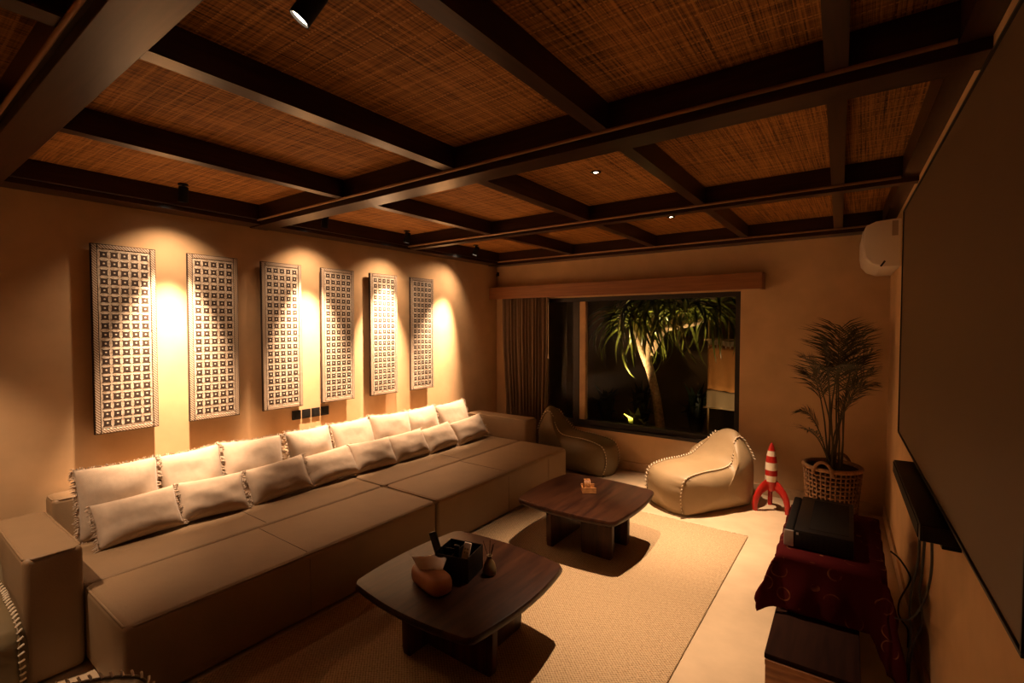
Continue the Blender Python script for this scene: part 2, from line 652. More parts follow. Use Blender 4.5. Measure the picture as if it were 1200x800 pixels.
# ceiling: slab, beams, joists and the reed mats between them
ceil = struct(box('ceiling', (-0.15, 4.65, YF - 0.15, 0.2, 2.66, 2.76), 'black_matte'), 'dark timber beam ceiling with woven reed mats')
YB = [-0.2, -1.742, -3.309, -4.875, -6.28]
for i, y in enumerate(YB):
    d = (0.2, 0.115, 0.18, 0.18, 0.18)[i]
    zl = 2.46 if i == 1 else 2.45
    x1 = xr(y) - 0.001
    m = MB().box(0.001, x1, y, y + d, 2.488, 2.655)
    bm_o = m.build('beam', 'beam_x', ceil, bevel=0.003, seg=1)
    m = MB().box(0.001, x1, y + 0.02, y + d - 0.02 if i else y + d, zl, 2.4885)
    m.build('beam_ledge', 'beam_x', bm_o, bevel=0.002, seg=1)
    MB().tube([(0.002, y - 0.002, 2.487), (x1 - 0.08, y - 0.002, 2.487)], 0.0085, 8).build('batten', 'batten', bm_o, smooth=True)
m = MB().box(0.001, 0.20, YF, -0.001, 2.489, 2.654)
eb = m.build('edge_beam', 'beam_y', ceil, bevel=0.003, seg=1)
MB().box(0.001, 0.18, YF, -0.001, 2.458, 2.4895).build('beam_ledge', 'beam_y', eb)
m = MB().prism([(xr(YF, .075), YF), (xr(YF, .001), YF), (xr(0, .001), -0.001), (xr(0, .075), -0.001)], 2.487, 2.653)
m.build('edge_beam', 'beam_y', ceil)
XJ = [1.30, 2.285, 3.17, None]
for i in range(len(YB) - 1):
    y1, y0 = YB[i], YB[i + 1] + (0.115 if i == 0 else 0.18)
    for x in XJ:
        if x is None:
            xa, xb = xr(y0) - 0.345, xr(y1) - 0.345
        else:
            xa = xb = x
        wj = 0.065 if x != 2.285 else 0.075
        m = MB().prism([(xa - wj, y0), (xa, y0), (xb, y1), (xb - wj, y1)], 2.492, 2.652)
        m.build('joist', 'beam_y', ceil)
    # mats: one per field between the joists
    xs = [0.19, 1.27, 2.25, 3.14, 3.93, 4.45]
    for a, b in zip(xs[:-1], xs[1:]):
        if b > 4.4:
            m = MB().prism([(a, y0 - 0.02), (xr(y0, .07), y0 - 0.02), (xr(y1, .07), y1 + 0.02), (a, y1 + 0.02)], ZC, ZC + 0.02)
        else:
            m = MB().box(a, b, y0 - 0.02, y1 + 0.02, ZC, ZC + 0.02)
        m.build('reed_mat', 'reed', ceil)

# ------------------------------------------------------------------ window
win = struct(MB().box(WX0, WX1, 0.05, 0.13, WZ0, WZ0 + 0.055).build('window_1', 'frame', bevel=0.004), 'dark framed garden window')
FR = (0.05, 0.13)
for nm, b in (('frame_rail', (WX0, WX1, *FR, WZ1 - 0.05, WZ1)),
              ('frame_stile', (WX0, WX0 + 0.05, *FR, WZ0 + 0.055, WZ1 - 0.05)),
              ('frame_stile', (WX1 - 0.055, WX1, *FR, WZ0 + 0.055, WZ1 - 0.05)),
              ('mullion', (1.16, 1.245, *FR, WZ0 + 0.055, WZ1 - 0.05))):
    MB().box(*b).build(nm, 'frame', win, bevel=0.003, seg=1)
MB().box(1.2455, 1.325, 0.055, 0.125, WZ0 + 0.055, WZ1 - 0.05).build('timber_jamb', 'jamb', win, bevel=0.003, seg=1)
MB().box(WX0 + 0.05, 1.16, 0.086, 0.092, WZ0 + 0.055, WZ1 - 0.05).build('pane', 'glass', win)
MB().box(1.325, WX1 - 0.055, 0.086, 0.092, WZ0 + 0.055, WZ1 - 0.05).build('pane', 'glass', win)
MB().box(WX0, WX1, -0.004, 0.05, WZ0 - 0.03, WZ0 + 0.004).build('sill', 'frame', win, bevel=0.003, seg=1)

# pelmet box
pel = thing('pelmet', 'long reddish wooden pelmet box above the window', 'pelmet', (0.002, 0, 2.005))
MB().box(0, 3.29, -0.17, -0.145, 0, 0.155).build('front_board', 'pelmet', pel, bevel=0.003)
MB().box(0, 3.29, -0.145, -0.002, 0.135, 0.155).build('top_board', 'pelmet', pel)
MB().box(3.265, 3.29, -0.145, -0.002, 0, 0.135).build('end_board', 'pelmet', pel)
MB().box(0.05, 3.2, -0.105, -0.075, 0.105, 0.135).build('track', 'black_matte', pel)

# curtain
cur = thing('curtain', 'gathered taupe curtain hanging at the left of the window', 'curtain', (0, 0, 0))
nx, nz = 150, 26
rows = []
for k in range(nz + 1):
    v = k / nz
    z = 2.11 - v * 2.07
    row = []
    for j in range(nx + 1):
        u = j / nx
        left = 0.165 + 0.09 * smoothstep(0.2, 1.0, v)
        right = 0.885 - 0.03 * smoothstep(0.3, 1.0, v)
        x = left + (right - left) * u
        ph = u * 2 * PI * 13 + 0.8 * math.sin(u * 9) + 0.5 * v * math.sin(u * 21)
        y = -0.085 + (0.021 + 0.006 * v) * math.sin(ph) + 0.006 * math.sin(ph * 2.3 + v * 2)
        row.append((x, y, z))
    rows.append(row)
m = MB()
m.rings(rows, cap=False, closed=False)
o = m.build('cloth', 'curtain', cur, smooth=True)
so = o.modifiers.new('thickness', 'SOLIDIFY')
so.thickness = 0.003
cw = thing('curtain_wand', 'thin pale curtain pull cord hanging beside the gathered curtain', 'cord', (0.905, -0.12, 1.25))
MB().tube([(0, 0, 0.055), (0, 0, 0.86)], 0.0035, 6).build('cord', 'white_plastic', cw, smooth=True)
MB().lathe([(0.003, 0.055), (0.007, 0.04), (0.009, 0.0), (0.004, -0.006)], 10).build('toggle', 'white_plastic', cw, smooth=True)

# hook near the ceiling corner
hk = thing('wall_hook', 'small black hook high in the back left corner', 'hook', (0.03, -0.005, 2.35))
MB().box(-0.014, 0.014, -0.012, 0.004, -0.02, 0.03).build('plate', 'black_matte', hk, bevel=0.002)
MB().tube([(0, -0.012, 0.01), (0, -0.035, 0.0), (0, -0.042, -0.018), (0, -0.03, -0.03)], 0.004, 6).build('prong', 'black_matte', hk, smooth=True)

# ------------------------------------------------------------------ carved wall panels
PW, PH = 0.355, 1.24
BW = 0.036
PX, PZ = (PW - 2 * BW - 0.008) / 5, (PH - 2 * BW - 0.008) / 20
M['field'] = mat_panel_field(PX, PZ)
mm = MB()
h = 0.0188
mm.box(0, 0.0012, -h, h, -h, h, 0)
for sy in (-1, 1):
    for sz in (-1, 1):
        mm.box(0, 0.0010, sy * 0.0195 - 0.003, sy * 0.0195 + 0.003, sz * 0.0195 - 0.003, sz * 0.0195 + 0.003, 0)
kn = []
for r, x in ((0.0062, 0.0010), (0.0055, 0.0020), (0.0025, 0.0024)):
    kn.append([(x, r * math.cos(2 * PI * k / 8), r * math.sin(2 * PI * k / 8)) for k in range(8)])
mm.rings(kn, True, 1)
motif = mm.mesh('motif', ['panel_dark', 'panel_light'])
board_me = MB().box(0, 0.020, -PW / 2, PW / 2, 0, PH).mesh('backboard', 'panel_dark', bevel=0.002, seg=1)
field_me = MB().box(0.020, 0.023, -PW / 2 + BW, PW / 2 - BW, -PH / 2 + BW, PH / 2 - BW).mesh('carved_field', 'field')
railv = MB().box(0.020, 0.0255, -BW / 2 + 0.005, BW / 2 - 0.005, -PH / 2 + 0.006, PH / 2 - 0.006).mesh('border_rail', 'rope', bevel=0.002, seg=1)
railh = MB().box(0.020, 0.0255, -PW / 2 + BW, PW / 2 - BW, -BW / 2 + 0.005, BW / 2 - 0.005).mesh('border_rail', 'rope', bevel=0.002, seg=1)
plabels = ['carved black and cream wall panel nearest the sofa arm, largest in view',
           'carved black and cream wall panel second from the sofa arm',
           'carved black and cream wall panel third from the sofa arm, left of the sockets',
           'carved black and cream wall panel fourth from the sofa arm, right of the sockets',
           'carved black and cream wall panel second from the window corner',
           'carved black and cream wall panel nearest the window corner']
for i, y in enumerate((-4.32, -3.772, -3.231, -2.692, -2.149, -1.614)):
    p = thing('carved_wall_panel', plabels[i], 'wall panel', (0.038, y + PW / 2, 0.944), (0, 0, 0), 'six carved panels on the left wall')
    p.rotation_euler = (math.radians(random.uniform(-0.25, 0.25)), 0, 0)
    put('backboard', board_me, p)
    MB().box(-0.0375, 0, -0.03, 0.03, PH - 0.18, PH - 0.08).build('hanger_block', 'panel_dark', p)
    MB().box(-0.0375, 0, -0.03, 0.03, 0.10, 0.18).build('hanger_block', 'panel_dark', p)
    put('carved_field', field_me, p, (0, 0, PH / 2))
    for s in (-1, 1):
        put('border_rail', railv, p, (0, s * (PW / 2 - BW / 2), PH / 2))
        put('border_rail', railh, p, (0, 0, PH / 2 + s * (PH / 2 - BW / 2)))
    for a in range(5):
        for b in range(20):
            put('motif', motif, p, (0.023, (a - 2) * PX, PH / 2 + (b - 9.5) * PZ))

# power sockets
for i in range(4):
    y = -2.95 + 0.093 * i
    lab = ['leftmost of the four black sockets below the wall panels', 'second black socket from the left below the wall panels',
           'third black socket from the left below the wall panels', 'rightmost of the four black sockets below the wall panels'][i]
    s = thing('wall_socket', lab, 'socket', (0, y + 0.04, 0.86), group='row of black wall sockets')
    MB().box(0.0005, 0.010, -0.041, 0.041, -0.041, 0.041).build('plate', 'black', s, bevel=0.003)
    MB().box(0.010, 0.013, -0.026, 0.026, -0.026, 0.026).build('insert', 'black_matte', s, bevel=0.002)

# ------------------------------------------------------------------ lamps
def wall_spot(y, label, aim_y):
    x, z = 0.35, 2.535
    t = thing('wall_spotlight', label, 'spotlight', (x, y, z), group='black spotlights washing the left wall')
    d = (Vector((0.0, aim_y, 0.80)) - Vector((x, y, z))).normalized()
    q = d.to_track_quat('-Z', 'Y').to_euler()
    MB().lathe([(0.03, 0.062), (0.03, 0.0701)], 16).build('ceiling_rose', 'black_matte', t)
    MB().tube([(0, 0, 0.064), (0, 0, 0.01)], 0.008, 8).build('stem', 'black_matte', t)
    b = MB().lathe([(0.012, 0.055), (0.028, 0.05), (0.030, -0.05), (0.026, -0.05), (0.025, -0.03)], 18).build('lamp_head', 'black_matte', t, rot=q, smooth=True, angle=0.6)
    MB().lathe([(0.025, -0.038), (0.001, -0.036)], 16).build('lens', 'lens', b)
    p = Vector((x, y, z)) + d * 0.056
    spot_light('wall_spot_core', p, p + d, E_WALL, 46, 1.0, 0.02)
    spot_light('wall_spot_spill', p, p + Vector((-0.35, aim_y - y, -1.1)), E_WALL * 0.036, 108, 1.0, 0.02)


wall_spot(-3.89, 'small black ceiling spotlight above the first gap between wall panels', -3.86)
wall_spot(-2.83, 'small black ceiling spotlight half hidden behind the second cross beam', -2.79)
wall_spot(-1.915, 'small black ceiling spotlight above the fifth wall panel', -2.02)
wall_spot(-0.85, 'small black ceiling spotlight nearest the back left corner', -1.34)


def downlight(x, y, label, aim, energy, ang, blend):
    t = thing('recessed_downlight', label, 'downlight', (x, y, ZC), group='recessed downlights in the reed ceiling')
    MB().lathe([(0.014, -0.004), (0.032, -0.004), (0.034, -0.0005), (0.030, 0.0), (0.014, 0.0)], 20, cap=False).build('trim_ring', 'black_matte', t, smooth=True)
    MB().lathe([(0.0145, -0.0025), (0.001, -0.0026)], 16).build('lens', 'lens', t)
    spot_light('downlight_light', (x, y, ZC - 0.02), aim, energy, ang, blend, 0.018)


downlight(2.71, -2.49, 'bright recessed downlight in the reed mat above the far coffee table', (2.93, -2.45, 0), E_DOWN, 64, 1.0)
downlight(2.69, -0.98, 'bright recessed downlight in the reed mat nearest the window', (2.86, -1.0, 0), E_DOWN * 1.4, 56, 1.0)
downlight(0.85, -5.35, 'recessed downlight just outside the left edge of the frame above the sofa arm', (0.42, -5.12, 0), E_SIDE, 63, 0.6)

ts = thing('cylinder_spotlight', 'black cylinder spotlight with a glowing lens at the top edge', 'spotlight', (2.815, -4.465, 2.58))
MB().lathe([(0.034, 0.012), (0.034, 0.0245)], 20).build('ceiling_rose', 'black_matte', ts)
MB().tube([(0, 0, 0.013), (0, 0, -0.01)], 0.010, 8).build('stem', 'black_matte', ts)
dv = Vector((-0.42, -0.40, -0.82)).normalized()
q = dv.to_track_quat('-Z', 'Y').to_euler()
hd = MB().lathe([(0.016, 0.035), (0.028, 0.03), (0.030, -0.065), (0.027, -0.065), (0.0255, -0.05)], 24).build('lamp_head', 'black_matte', ts, loc=(0, 0, -0.025), rot=q, smooth=True, angle=0.6)
MB().lathe([(0.0265, -0.057), (0.001, -0.053)], 20).build('lens', 'lens', hd)
pp = Vector((2.815, -4.465, 2.555)) + dv * 0.085
spot_light('tilted_spot_light', pp, pp + dv, E_TILT, 70, 0.9, 0.03)

# ------------------------------------------------------------------ sofa
ZS = 0.375


def cushion_box(name, b, parent, bevel=0.028, seams=(), mat='sofa', pipe=True, sag=0.0):
    x0, x1, y0, y1, z0, z1 = b
    o = MB().box(*b).build(name, mat, parent, bevel=bevel, seg=4, smooth=True)
    if pipe:
        i = bevel * 0.26
        m = MB()
        pts = [(x0 + i, y0 + i), (x1 - i, y0 + i), (x1 - i, y1 - i), (x0 + i, y1 - i)]
        path = []
        for k in range(4):
            a, c = Vector(pts[k]), Vector(pts[(k + 1) % 4])
            dd = (c - a).normalized() * bevel
            path += [(*(a + dd), z1 - i), (*(c - dd), z1 - i)]
        path.append(path[0])
        m.tube(path, 0.0055, 6, cap=False)
        m.build('piping', 'sofa', o, smooth=True)
    return o


def seam(parent, path, r=0.0022):
    MB().tube(path, r, 5).build('seam', 'sofa_seam', parent, smooth=True)


YS = -2.752
near = thing('sofa_module', 'near half of the long beige sofa, with the arm in the foreground', 'sofa', (0.6, -3.7, 0), group='modules of the long sofa')
far = thing('sofa_module', 'far half of the long beige sofa, with the arm by the curtain', 'sofa', (0.6, -1.8, 0), group='modules of the long sofa')


def L(par, b):
    px, py = par.location[0], par.location[1]
    return (b[0] - px, b[1] - px, b[2] - py, b[3] - py, b[4], b[5])


def LP(par, pts):
    px, py = par.location[0], par.location[1]
    return [(x - px, y - py, z) for x, y, z in pts]


for par, y0, y1, arm in ((near, -4.597, YS - 0.003, (0.30, 1.05, -4.815, -4.603, 0.012, 0.60)),
                         (far, YS + 0.003, -0.857, (0.20, 1.07, -0.852, -0.63, 0.012, 0.605))):
    sb = cushion_box('seat', L(par, (0.20, 0.985, y0, y1, 0.012, ZS)), par)
    ym = (y0 + y1) / 2
    seam(sb, LP(par, [(0.25, ym, ZS + 0.001), (0.955, ym, ZS + 0.001), (0.985, ym, ZS - 0.03), (0.986, ym, 0.05)]))
    bk = cushion_box('backrest', L(par, (0.02, 0.197, y0 + (0.04 if arm[2] < -4 else 0), y1, 0.012, 0.615)), par)
    cushion_box('armrest', L(par, arm), par)
    for fx in (0.1, 0.9):
        for fy in (y0 + 0.08, y1 - 0.08):
            MB().box(fx - 0.03, fx + 0.03, fy - 0.03, fy + 0.03, 0, 0.02).build('foot', 'black', par, xf=Matrix.Translation((-par.location[0], -par.location[1], 0)))

on = thing('sofa_ottoman', 'long beige ottoman in front of the near sofa half', 'ottoman', (1.29, -3.68, 0), group='ottomans in front of the sofa')
of = thing('sofa_ottoman', 'long beige ottoman in front of the far sofa half', 'ottoman', (1.29, -1.79, 0), group='ottomans in front of the sofa')
for par, y0, y1 in ((on, -4.60, YS - 0.009), (of, YS + 0.004, -0.856)):
    ob = cushion_box('body', L(par, (0.992, 1.588, y0, y1, 0.012, ZS + 0.004)), par, bevel=0.032)
    ym = y0 + (y1 - y0) * 0.46
    for s in ((ym,) if par is on else (ym, y1 - 0.36)):
        pth = [(1.02, s, ZS + 0.005), (1.556, s, ZS + 0.005), (1.5885, s, ZS - 0.03), (1.589, s, 0.03)]
        seam(ob, LP(par, pth if s == ym else pth[2:]))
    for fx in (1.08, 1.5):
        for fy in (y0 + 0.08, y1 - 0.08):
            MB().box(fx - 0.03, fx + 0.03, fy - 0.03, fy + 0.03, 0, 0.02).build('foot', 'black', par, xf=Matrix.Translation((-par.location[0], -par.location[1], 0)))


# ------------------------------------------------------------------ scatter cushions
def pillow_mesh(name, W, H, T, seed, n=22):
    rings = {}
    m = MB()
    rnd = random.Random(seed)
    off = Vector((rnd.uniform(0, 50), rnd.uniform(0, 50), 0))
    idx = {}
    for side in (1, -1):
        for i in range(n + 1):
            for j in range(n + 1):
                u, v = -1 + 2 * i / n, -1 + 2 * j / n
                rim = i in (0, n) or j in (0, n)
                if rim and side == -1:
                    idx[(side, i, j)] = idx[(1, i, j)]
                    continue
                pin = 0.055
                x = W / 2 * u * (1 - pin * (1 - v * v) * u * u)
                z = H / 2 * v * (1 - pin * (1 - u * u) * v * v)
                t = T * max(0, (1 - abs(u) ** 2.6)) ** 0.55 * max(0, (1 - abs(v) ** 2.6)) ** 0.55
                ns = noise.noise(Vector((u * 1.6, v * 1.6, side * 3)) + off)
                cr = noise.noise(Vector((u * 5, v * 5, side)) + off) * 0.35
                y = side * t * (1 + 0.22 * ns + 0.10 * cr) + (0.0 if rim else 0)
                idx[(side, i, j)] = len(m.v)
                m.v.append((x, y, z))
        for i in range(n):
            for j in range(n):
                q = [idx[(side, i, j)], idx[(side, i + 1, j)], idx[(side, i + 1, j + 1)], idx[(side, i, j + 1)]]
                m.face(q if side == 1 else q[::-1])
    return m.mesh(name, 'linen', smooth=True)


def fringe_mesh(name, W, H, seed, sides):
    """short frayed threads along the edges"""
    rnd = random.Random(seed)
    m = MB()

    def thread(p, d, k=1.0):
        l = rnd.uniform(0.020, 0.036) * k
        a = Vector(p)
        d = Vector(d) + Vector((rnd.uniform(-.5, .5), rnd.uniform(-.7, .7), rnd.uniform(-.5, .5)))
        d.normalize()
        b = a + d * l * 0.55
        c = b + (d + Vector((rnd.uniform(-.6, .6), rnd.uniform(-.6, .6), -0.35))).normalized() * l * 0.5
        m.tube([a - d * 0.006, b, c], [0.0034, 0.0030, 0.0014], 4, cap=True)
    for s in (-1, 1):
        k = int(H / 0.0055)
        for i in range(k):
            v = -1 + 2 * (i + 0.5) / k
            thread((s * W / 2 * (1 - 0.055 * (1 - v * v)), 0, H / 2 * v), (s, 0, 0))
        if sides:
            k = int(W / 0.009)
            for i in range(k):
                u = -1 + 2 * (i + 0.5) / k
                thread((W / 2 * u, 0, s * H / 2 * (1 - 0.055 * (1 - u * u))), (0, 0, s), 0.5)
    return m.mesh(name, 'linen')


big = [pillow_mesh('cushion_body', 0.43, 0.43, 0.085, 11 + k) for k in range(3)]
small = [pillow_mesh('cushion_body', 0.43, 0.27, 0.075, 31 + k) for k in range(3)]
big_f = fringe_mesh('fringe', 0.43, 0.43, 5, True)
small_f = fringe_mesh('fringe', 0.43, 0.27, 6, False)
ordn = ['nearest the foreground arm', 'second from the foreground arm', 'third from the foreground arm', 'fourth from the foreground arm',
        'fifth from the foreground arm', 'sixth from the foreground arm', 'seventh from the foreground arm', 'farthest from the foreground arm']
PB = [(-4.47, -4.07), (-4.06, -3.67), (-3.67, -3.225), (-3.17, -2.77), (-2.75, -2.32), (-2.34, -1.88), (-1.91, -1.48), (-1.46, -0.97)]
PF = [(-4.44, -4.02), (-4.02, -3.615), (-3.585, -3.135), (-3.155, -2.69), (-2.71, -2.27), (-2.30, -1.855), (-1.88, -1.42), (-1.455, -0.92)]


def pillow(row, k, yc, wscale, xb, H, lean, roll, yaw, T):
    nm = 'square_cushion' if row == 'back' else 'lumbar_cushion'
    lab = ('square fringed cream cushion in the back row, ' if row == 'back' else 'small oblong fringed cream cushion in the front row, ') + ordn[k]
    t = thing(nm, lab, 'cushion', group=('square cushions along the sofa back' if row == 'back' else 'lumbar cushions in the front row'))
    Z = Vector((-math.sin(lean), 0, math.cos(lean)))
    X = Vector((0, 1, 0))
    Y = Z.cross(X)
    B = Matrix((X, Y, Z)).transposed().to_4x4()
    R = Matrix.Rotation(yaw, 4, 'Z') @ B @ Matrix.Rotation(roll, 4, 'Y')
    # lowest point of the tilted cushion rests on the seat
    cz = 0.5 * H * math.cos(lean) * 0.97 + T * math.sin(lean) * 0.35
    c = Vector((xb - 0.5 * H * math.sin(lean), yc, ZS + cz))
    t.location = (c.x, c.y, ZS)
    t.rotation_euler = (0, 0, 0)
    me = (big if row == 'back' else small)[k % 3]
    loc = Matrix.Translation((0, 0, cz)) @ R @ Matrix.Diagonal((wscale, 1, 1, 1))
    o = put('cushion_body', me, t, mat=loc)
    f = put('fringe', big_f if row == 'back' else small_f, t, mat=loc)
    f['kind'] = 'stuff'
    return t


for k, (a, b) in enumerate(PB):
    pillow('back', k, (a + b) / 2, (b - a + 0.015) / 0.43, 0.40, 0.43, math.radians(18 + random.uniform(-2, 3)),
           math.radians(random.uniform(-3, 3)), math.radians(random.uniform(-4, 4)), 0.085)
for k, (a, b) in enumerate(PF):
    pillow('front', k, (a + b) / 2, (b - a + 0.01) / 0.43, 0.60, 0.27, math.radians(32 + random.uniform(-3, 4)),
           math.radians([-2, 2, -4, -3, 2, -2, -3, -4][k]), math.radians(random.uniform(-5, 5)), 0.075)

# ------------------------------------------------------------------ rug
RT = 0.010
rug = thing('woven_rug', 'large natural jute rug under the two coffee tables', 'rug', (2.5, -3.3, 0))
MB().box(-0.895, 0.87, -2.35, 2.15, 0.0005, RT).build('pile', 'rug', rug, bevel=0.003, seg=1)
m = MB()
rr = random.Random(3)
for i in range(230):
    x = -0.89 + 1.755 * i / 229
    l = rr.uniform(0.012, 0.030)
    m.tube([(x, 2.148, 0.006), (x + rr.uniform(-.004, .004), 2.15 + l * .6, 0.005), (x + rr.uniform(-.008, .008), 2.15 + l, 0.0025)], [0.003, 0.0026, 0.001], 4)
f = m.build('fringe', 'rug', rug)
f['kind'] = 'stuff'


# ------------------------------------------------------------------ coffee tables
def table_outline(hw=0.380, bulge=0.040, rc=0.035, n=16):
    pts = []
    corners = [(-hw, -hw), (hw, -hw), (hw, hw), (-hw, hw)]
    for k in range(4):
        a, b = Vector(corners[k]), Vector(corners[(k + 1) % 4])
        d = (b - a).normalized()
        nrm = Vector((d.y, -d.x))
        Ln = (b - a).length
        for i in range(1, n):
            s = i / n
            s = 0.5 + (s - 0.5) * 1.075
            pts.append(tuple(a + d * Ln * s + nrm * bulge * (1 - (2 * s - 1) ** 2)))
    return pts


def coffee_table(cx, cy, legs, label):
    t = thing('coffee_table', label, 'table', (cx, cy, RT), group='pair of dark square coffee tables')
    ol = table_outline()
    m = MB()
    r0 = [(x * 0.972, y * 0.972, 0.330) for x, y in ol]
    r1 = [(x * 0.994, y * 0.994, 0.337) for x, y in ol]
    r2 = [(x, y, 0.347) for x, y in ol]
    r3 = [(x, y, 0.360) for x, y in ol]
    r4 = [(x * 0.990, y * 0.990, 0.3695) for x, y in ol]
    r5 = [(x * 0.97, y * 0.97, 0.3715) for x, y in ol]
    m.rings([r0, r1, r2, r3, r4, r5])
    m.build('tabletop', 'walnut', t, smooth=True, angle=0.7)
    for (x0, x1, y0, y1, tap) in legs:
        # slab leg with rounded toe, tapering a little towards the floor
        m = MB()
        rings = []
        for z, k in ((0, 0.90), (0.012, 0.955), (0.05, 0.985), (0.18, 1.0), (0.331, 1.0)):
            ex = 1.0
            cxm, cym = (x0 + x1) / 2, (y0 + y1) / 2
            if x1 - x0 > y1 - y0:
                a0, a1 = cxm + (x0 - cxm) * (k if tap else 1), cxm + (x1 - cxm) * k
                rings.append([(a0, y0, z), (a1, y0, z), (a1, y1, z), (a0, y1, z)])
            else:
                a0, a1 = cym + (y0 - cym) * k, cym + (y1 - cym) * (k if tap else 1)
                rings.append([(x0, a0, z), (x1, a0, z), (x1, a1, z), (x0, a1, z)])
        m.rings(rings)
        m.build('leg', 'walnut_v', t, bevel=0.005, seg=2, smooth=True, angle=0.7)
    return t


TK = 0.042
coffee_table(2.425, -3.42, [(-0.185, -0.185 + TK, -0.245, 0.145, True), (-0.143, 0.285, -0.110, -0.110 + TK, True),
                            (0.125, 0.125 + TK, -0.068, 0.300, True), (-0.285, 0.125, 0.075, 0.075 + TK, True)],
             'dark wooden coffee table in the foreground carrying a tissue box')
coffee_table(2.405, -1.985, [(-0.215, -0.215 + TK, -0.245, 0.235, True), (0.030, 0.275, -0.165, -0.165 + TK, True),
                             (0.030, 0.275, 0.115, 0.115 + TK, True)],
             'dark wooden coffee table nearer the window carrying a coaster holder')
ZT = RT + 0.3715

# tissue box
tb = thing('tissue_box', 'tan leather tissue box with a white tissue on the near table', 'tissue box', (2.385, -3.600, ZT + 0.0006), (0, 0, math.radians(-14)))
m = MB()
hx, hy = 0.125, 0.062
prof = [(0.80, 0.0), (0.96, 0.010), (1.0, 0.030), (0.985, 0.052), (0.90, 0.070), (0.72, 0.078)]
rings = []
for s, z in prof:
    r = []
    for k in range(32):
        a = 2 * PI * k / 32
        c, sn = math.cos(a), math.sin(a)
        r.append((hx * (abs(c) ** 0.5) * (1 if c > 0 else -1) * (0.88 + 0.12 * s) * s / max(s, 1e-6) - (1 - s) * 0.05 * (1 if c > 0 else -1) * abs(c) ** .5,
                  hy * (abs(sn) ** 0.5) * (1 if sn > 0 else -1) * s, z))
    rings.append(r)
m.rings(rings)
m.build('case', 'tan', tb, smooth=True, angle=0.9)
m = MB()
rows = []
for i in range(9):
    v = i / 8
    row = []
    for j in range(13):
        u = -1 + 2 * j / 12
        wd = 0.055 + 0.030 * v
        row.append((u * wd - 0.02 * v, 0.006 * math.sin(u * 5 + v) * (0.4 + v) + 0.075 * v * v * (0.7 + 0.3 * u), 0.076 + 0.046 * v * (1 - 0.15 * u * u) - 0.012 * v * u + 0.003 * math.sin(u * 9)))
    rows.append(row)
m.rings(rows, cap=False, closed=False)
o = m.build('tissue', 'tissue', tb, smooth=True, xf=Matrix.Rotation(math.radians(48), 4, 'Z'))
o.modifiers.new('thickness', 'SOLIDIFY').thickness = 0.002

# remote caddy
cd = thing('remote_caddy', 'black open caddy with compartments on the near table', 'caddy', (2.405, -3.42, ZT + 0.0006), (0, 0, math.radians(14)))
cw2, cl2, ch2, tw = 0.095, 0.085, 0.125, 0.005
MB().box(-cw2, cw2, -cl2, cl2, 0, 0.006).build('base', 'black', cd)
for nm, b in (('side', (-cw2, cw2, -cl2, -cl2 + tw, 0.006, ch2 * 0.95)), ('side', (-cw2, cw2, cl2 - tw, cl2, 0.006, ch2)),
              ('side', (-cw2, -cw2 + tw, -cl2 + tw, cl2 - tw, 0.006, ch2)), ('side', (cw2 - tw, cw2, -cl2 + tw, cl2 - tw, 0.006, ch2)),
              ('divider', (-0.004, 0.001, -cl2 + tw, cl2 - tw, 0.006, ch2 * 0.96)),
              ('divider', (-cw2 + tw, -0.004, -0.002, 0.003, 0.006, ch2 * 0.93))):
    MB().box(*b).build(nm, 'black', cd, bevel=0.0012, seg=1)


def remote(label, mat, loc, rot, Ln, wdt, buttons):
    t = thing('remote_control', label, 'remote', loc, rot, group='remotes standing in the black caddy')
    MB().box(-wdt / 2, wdt / 2, -0.008, 0.008, 0, Ln).build('body', mat, t, bevel=0.004, seg=2, smooth=True, angle=0.7)
    for b in range(buttons):
        MB().lathe([(0.0045, 0), (0.004, 0.002)], 8).build('button', 'grey_print' if mat == 'white_plastic' else 'silver', t,
                                                          loc=((b % 2 - 0.5) * 0.014, -0.008, Ln - 0.03 - 0.018 * (b // 2)), rot=(PI / 2, 0, 0))
    return t


remote('long black remote leaning out of the caddy towards the sofa', 'black', (2.355, -3.478, ZT + 0.008), (math.radians(-4), math.radians(-24), math.radians(10)), 0.205, 0.042, 0)
remote('white remote standing in the right side of the caddy', 'white_plastic', (2.452, -3.455, ZT + 0.008), (math.radians(-14), math.radians(9), math.radians(25)), 0.162, 0.038, 4)
remote('slim black remote upright in the middle of the caddy', 'black', (2.410, -3.448, ZT + 0.008), (math.radians(4), math.radians(3), math.radians(20)), 0.150, 0.030, 0)

# reed diffuser
rd = thing('reed_diffuser', 'khaki bottle with dark sticks beside the black caddy', 'diffuser', (2.545, -3.345, ZT + 0.0006))
MB().lathe([(0.020, 0), (0.034, 0.004), (0.036, 0.02), (0.028, 0.055), (0.014, 0.078), (0.013, 0.092), (0.016, 0.096), (0.010, 0.096), (0.009, 0.08)], 16).build('bottle', 'bottle', rd, smooth=True)
for k, (dx, dy) in enumerate(((-0.050, 0.01), (-0.012, 0.02), (0.015, 0.02), (0.03, -0.01))):
    MB().tube([(dx * -0.08, dy * -0.08, 0.06), (dx, dy, 0.155 + 0.01 * (k % 2))], 0.0016, 5).build('stick', 'black_matte', rd)

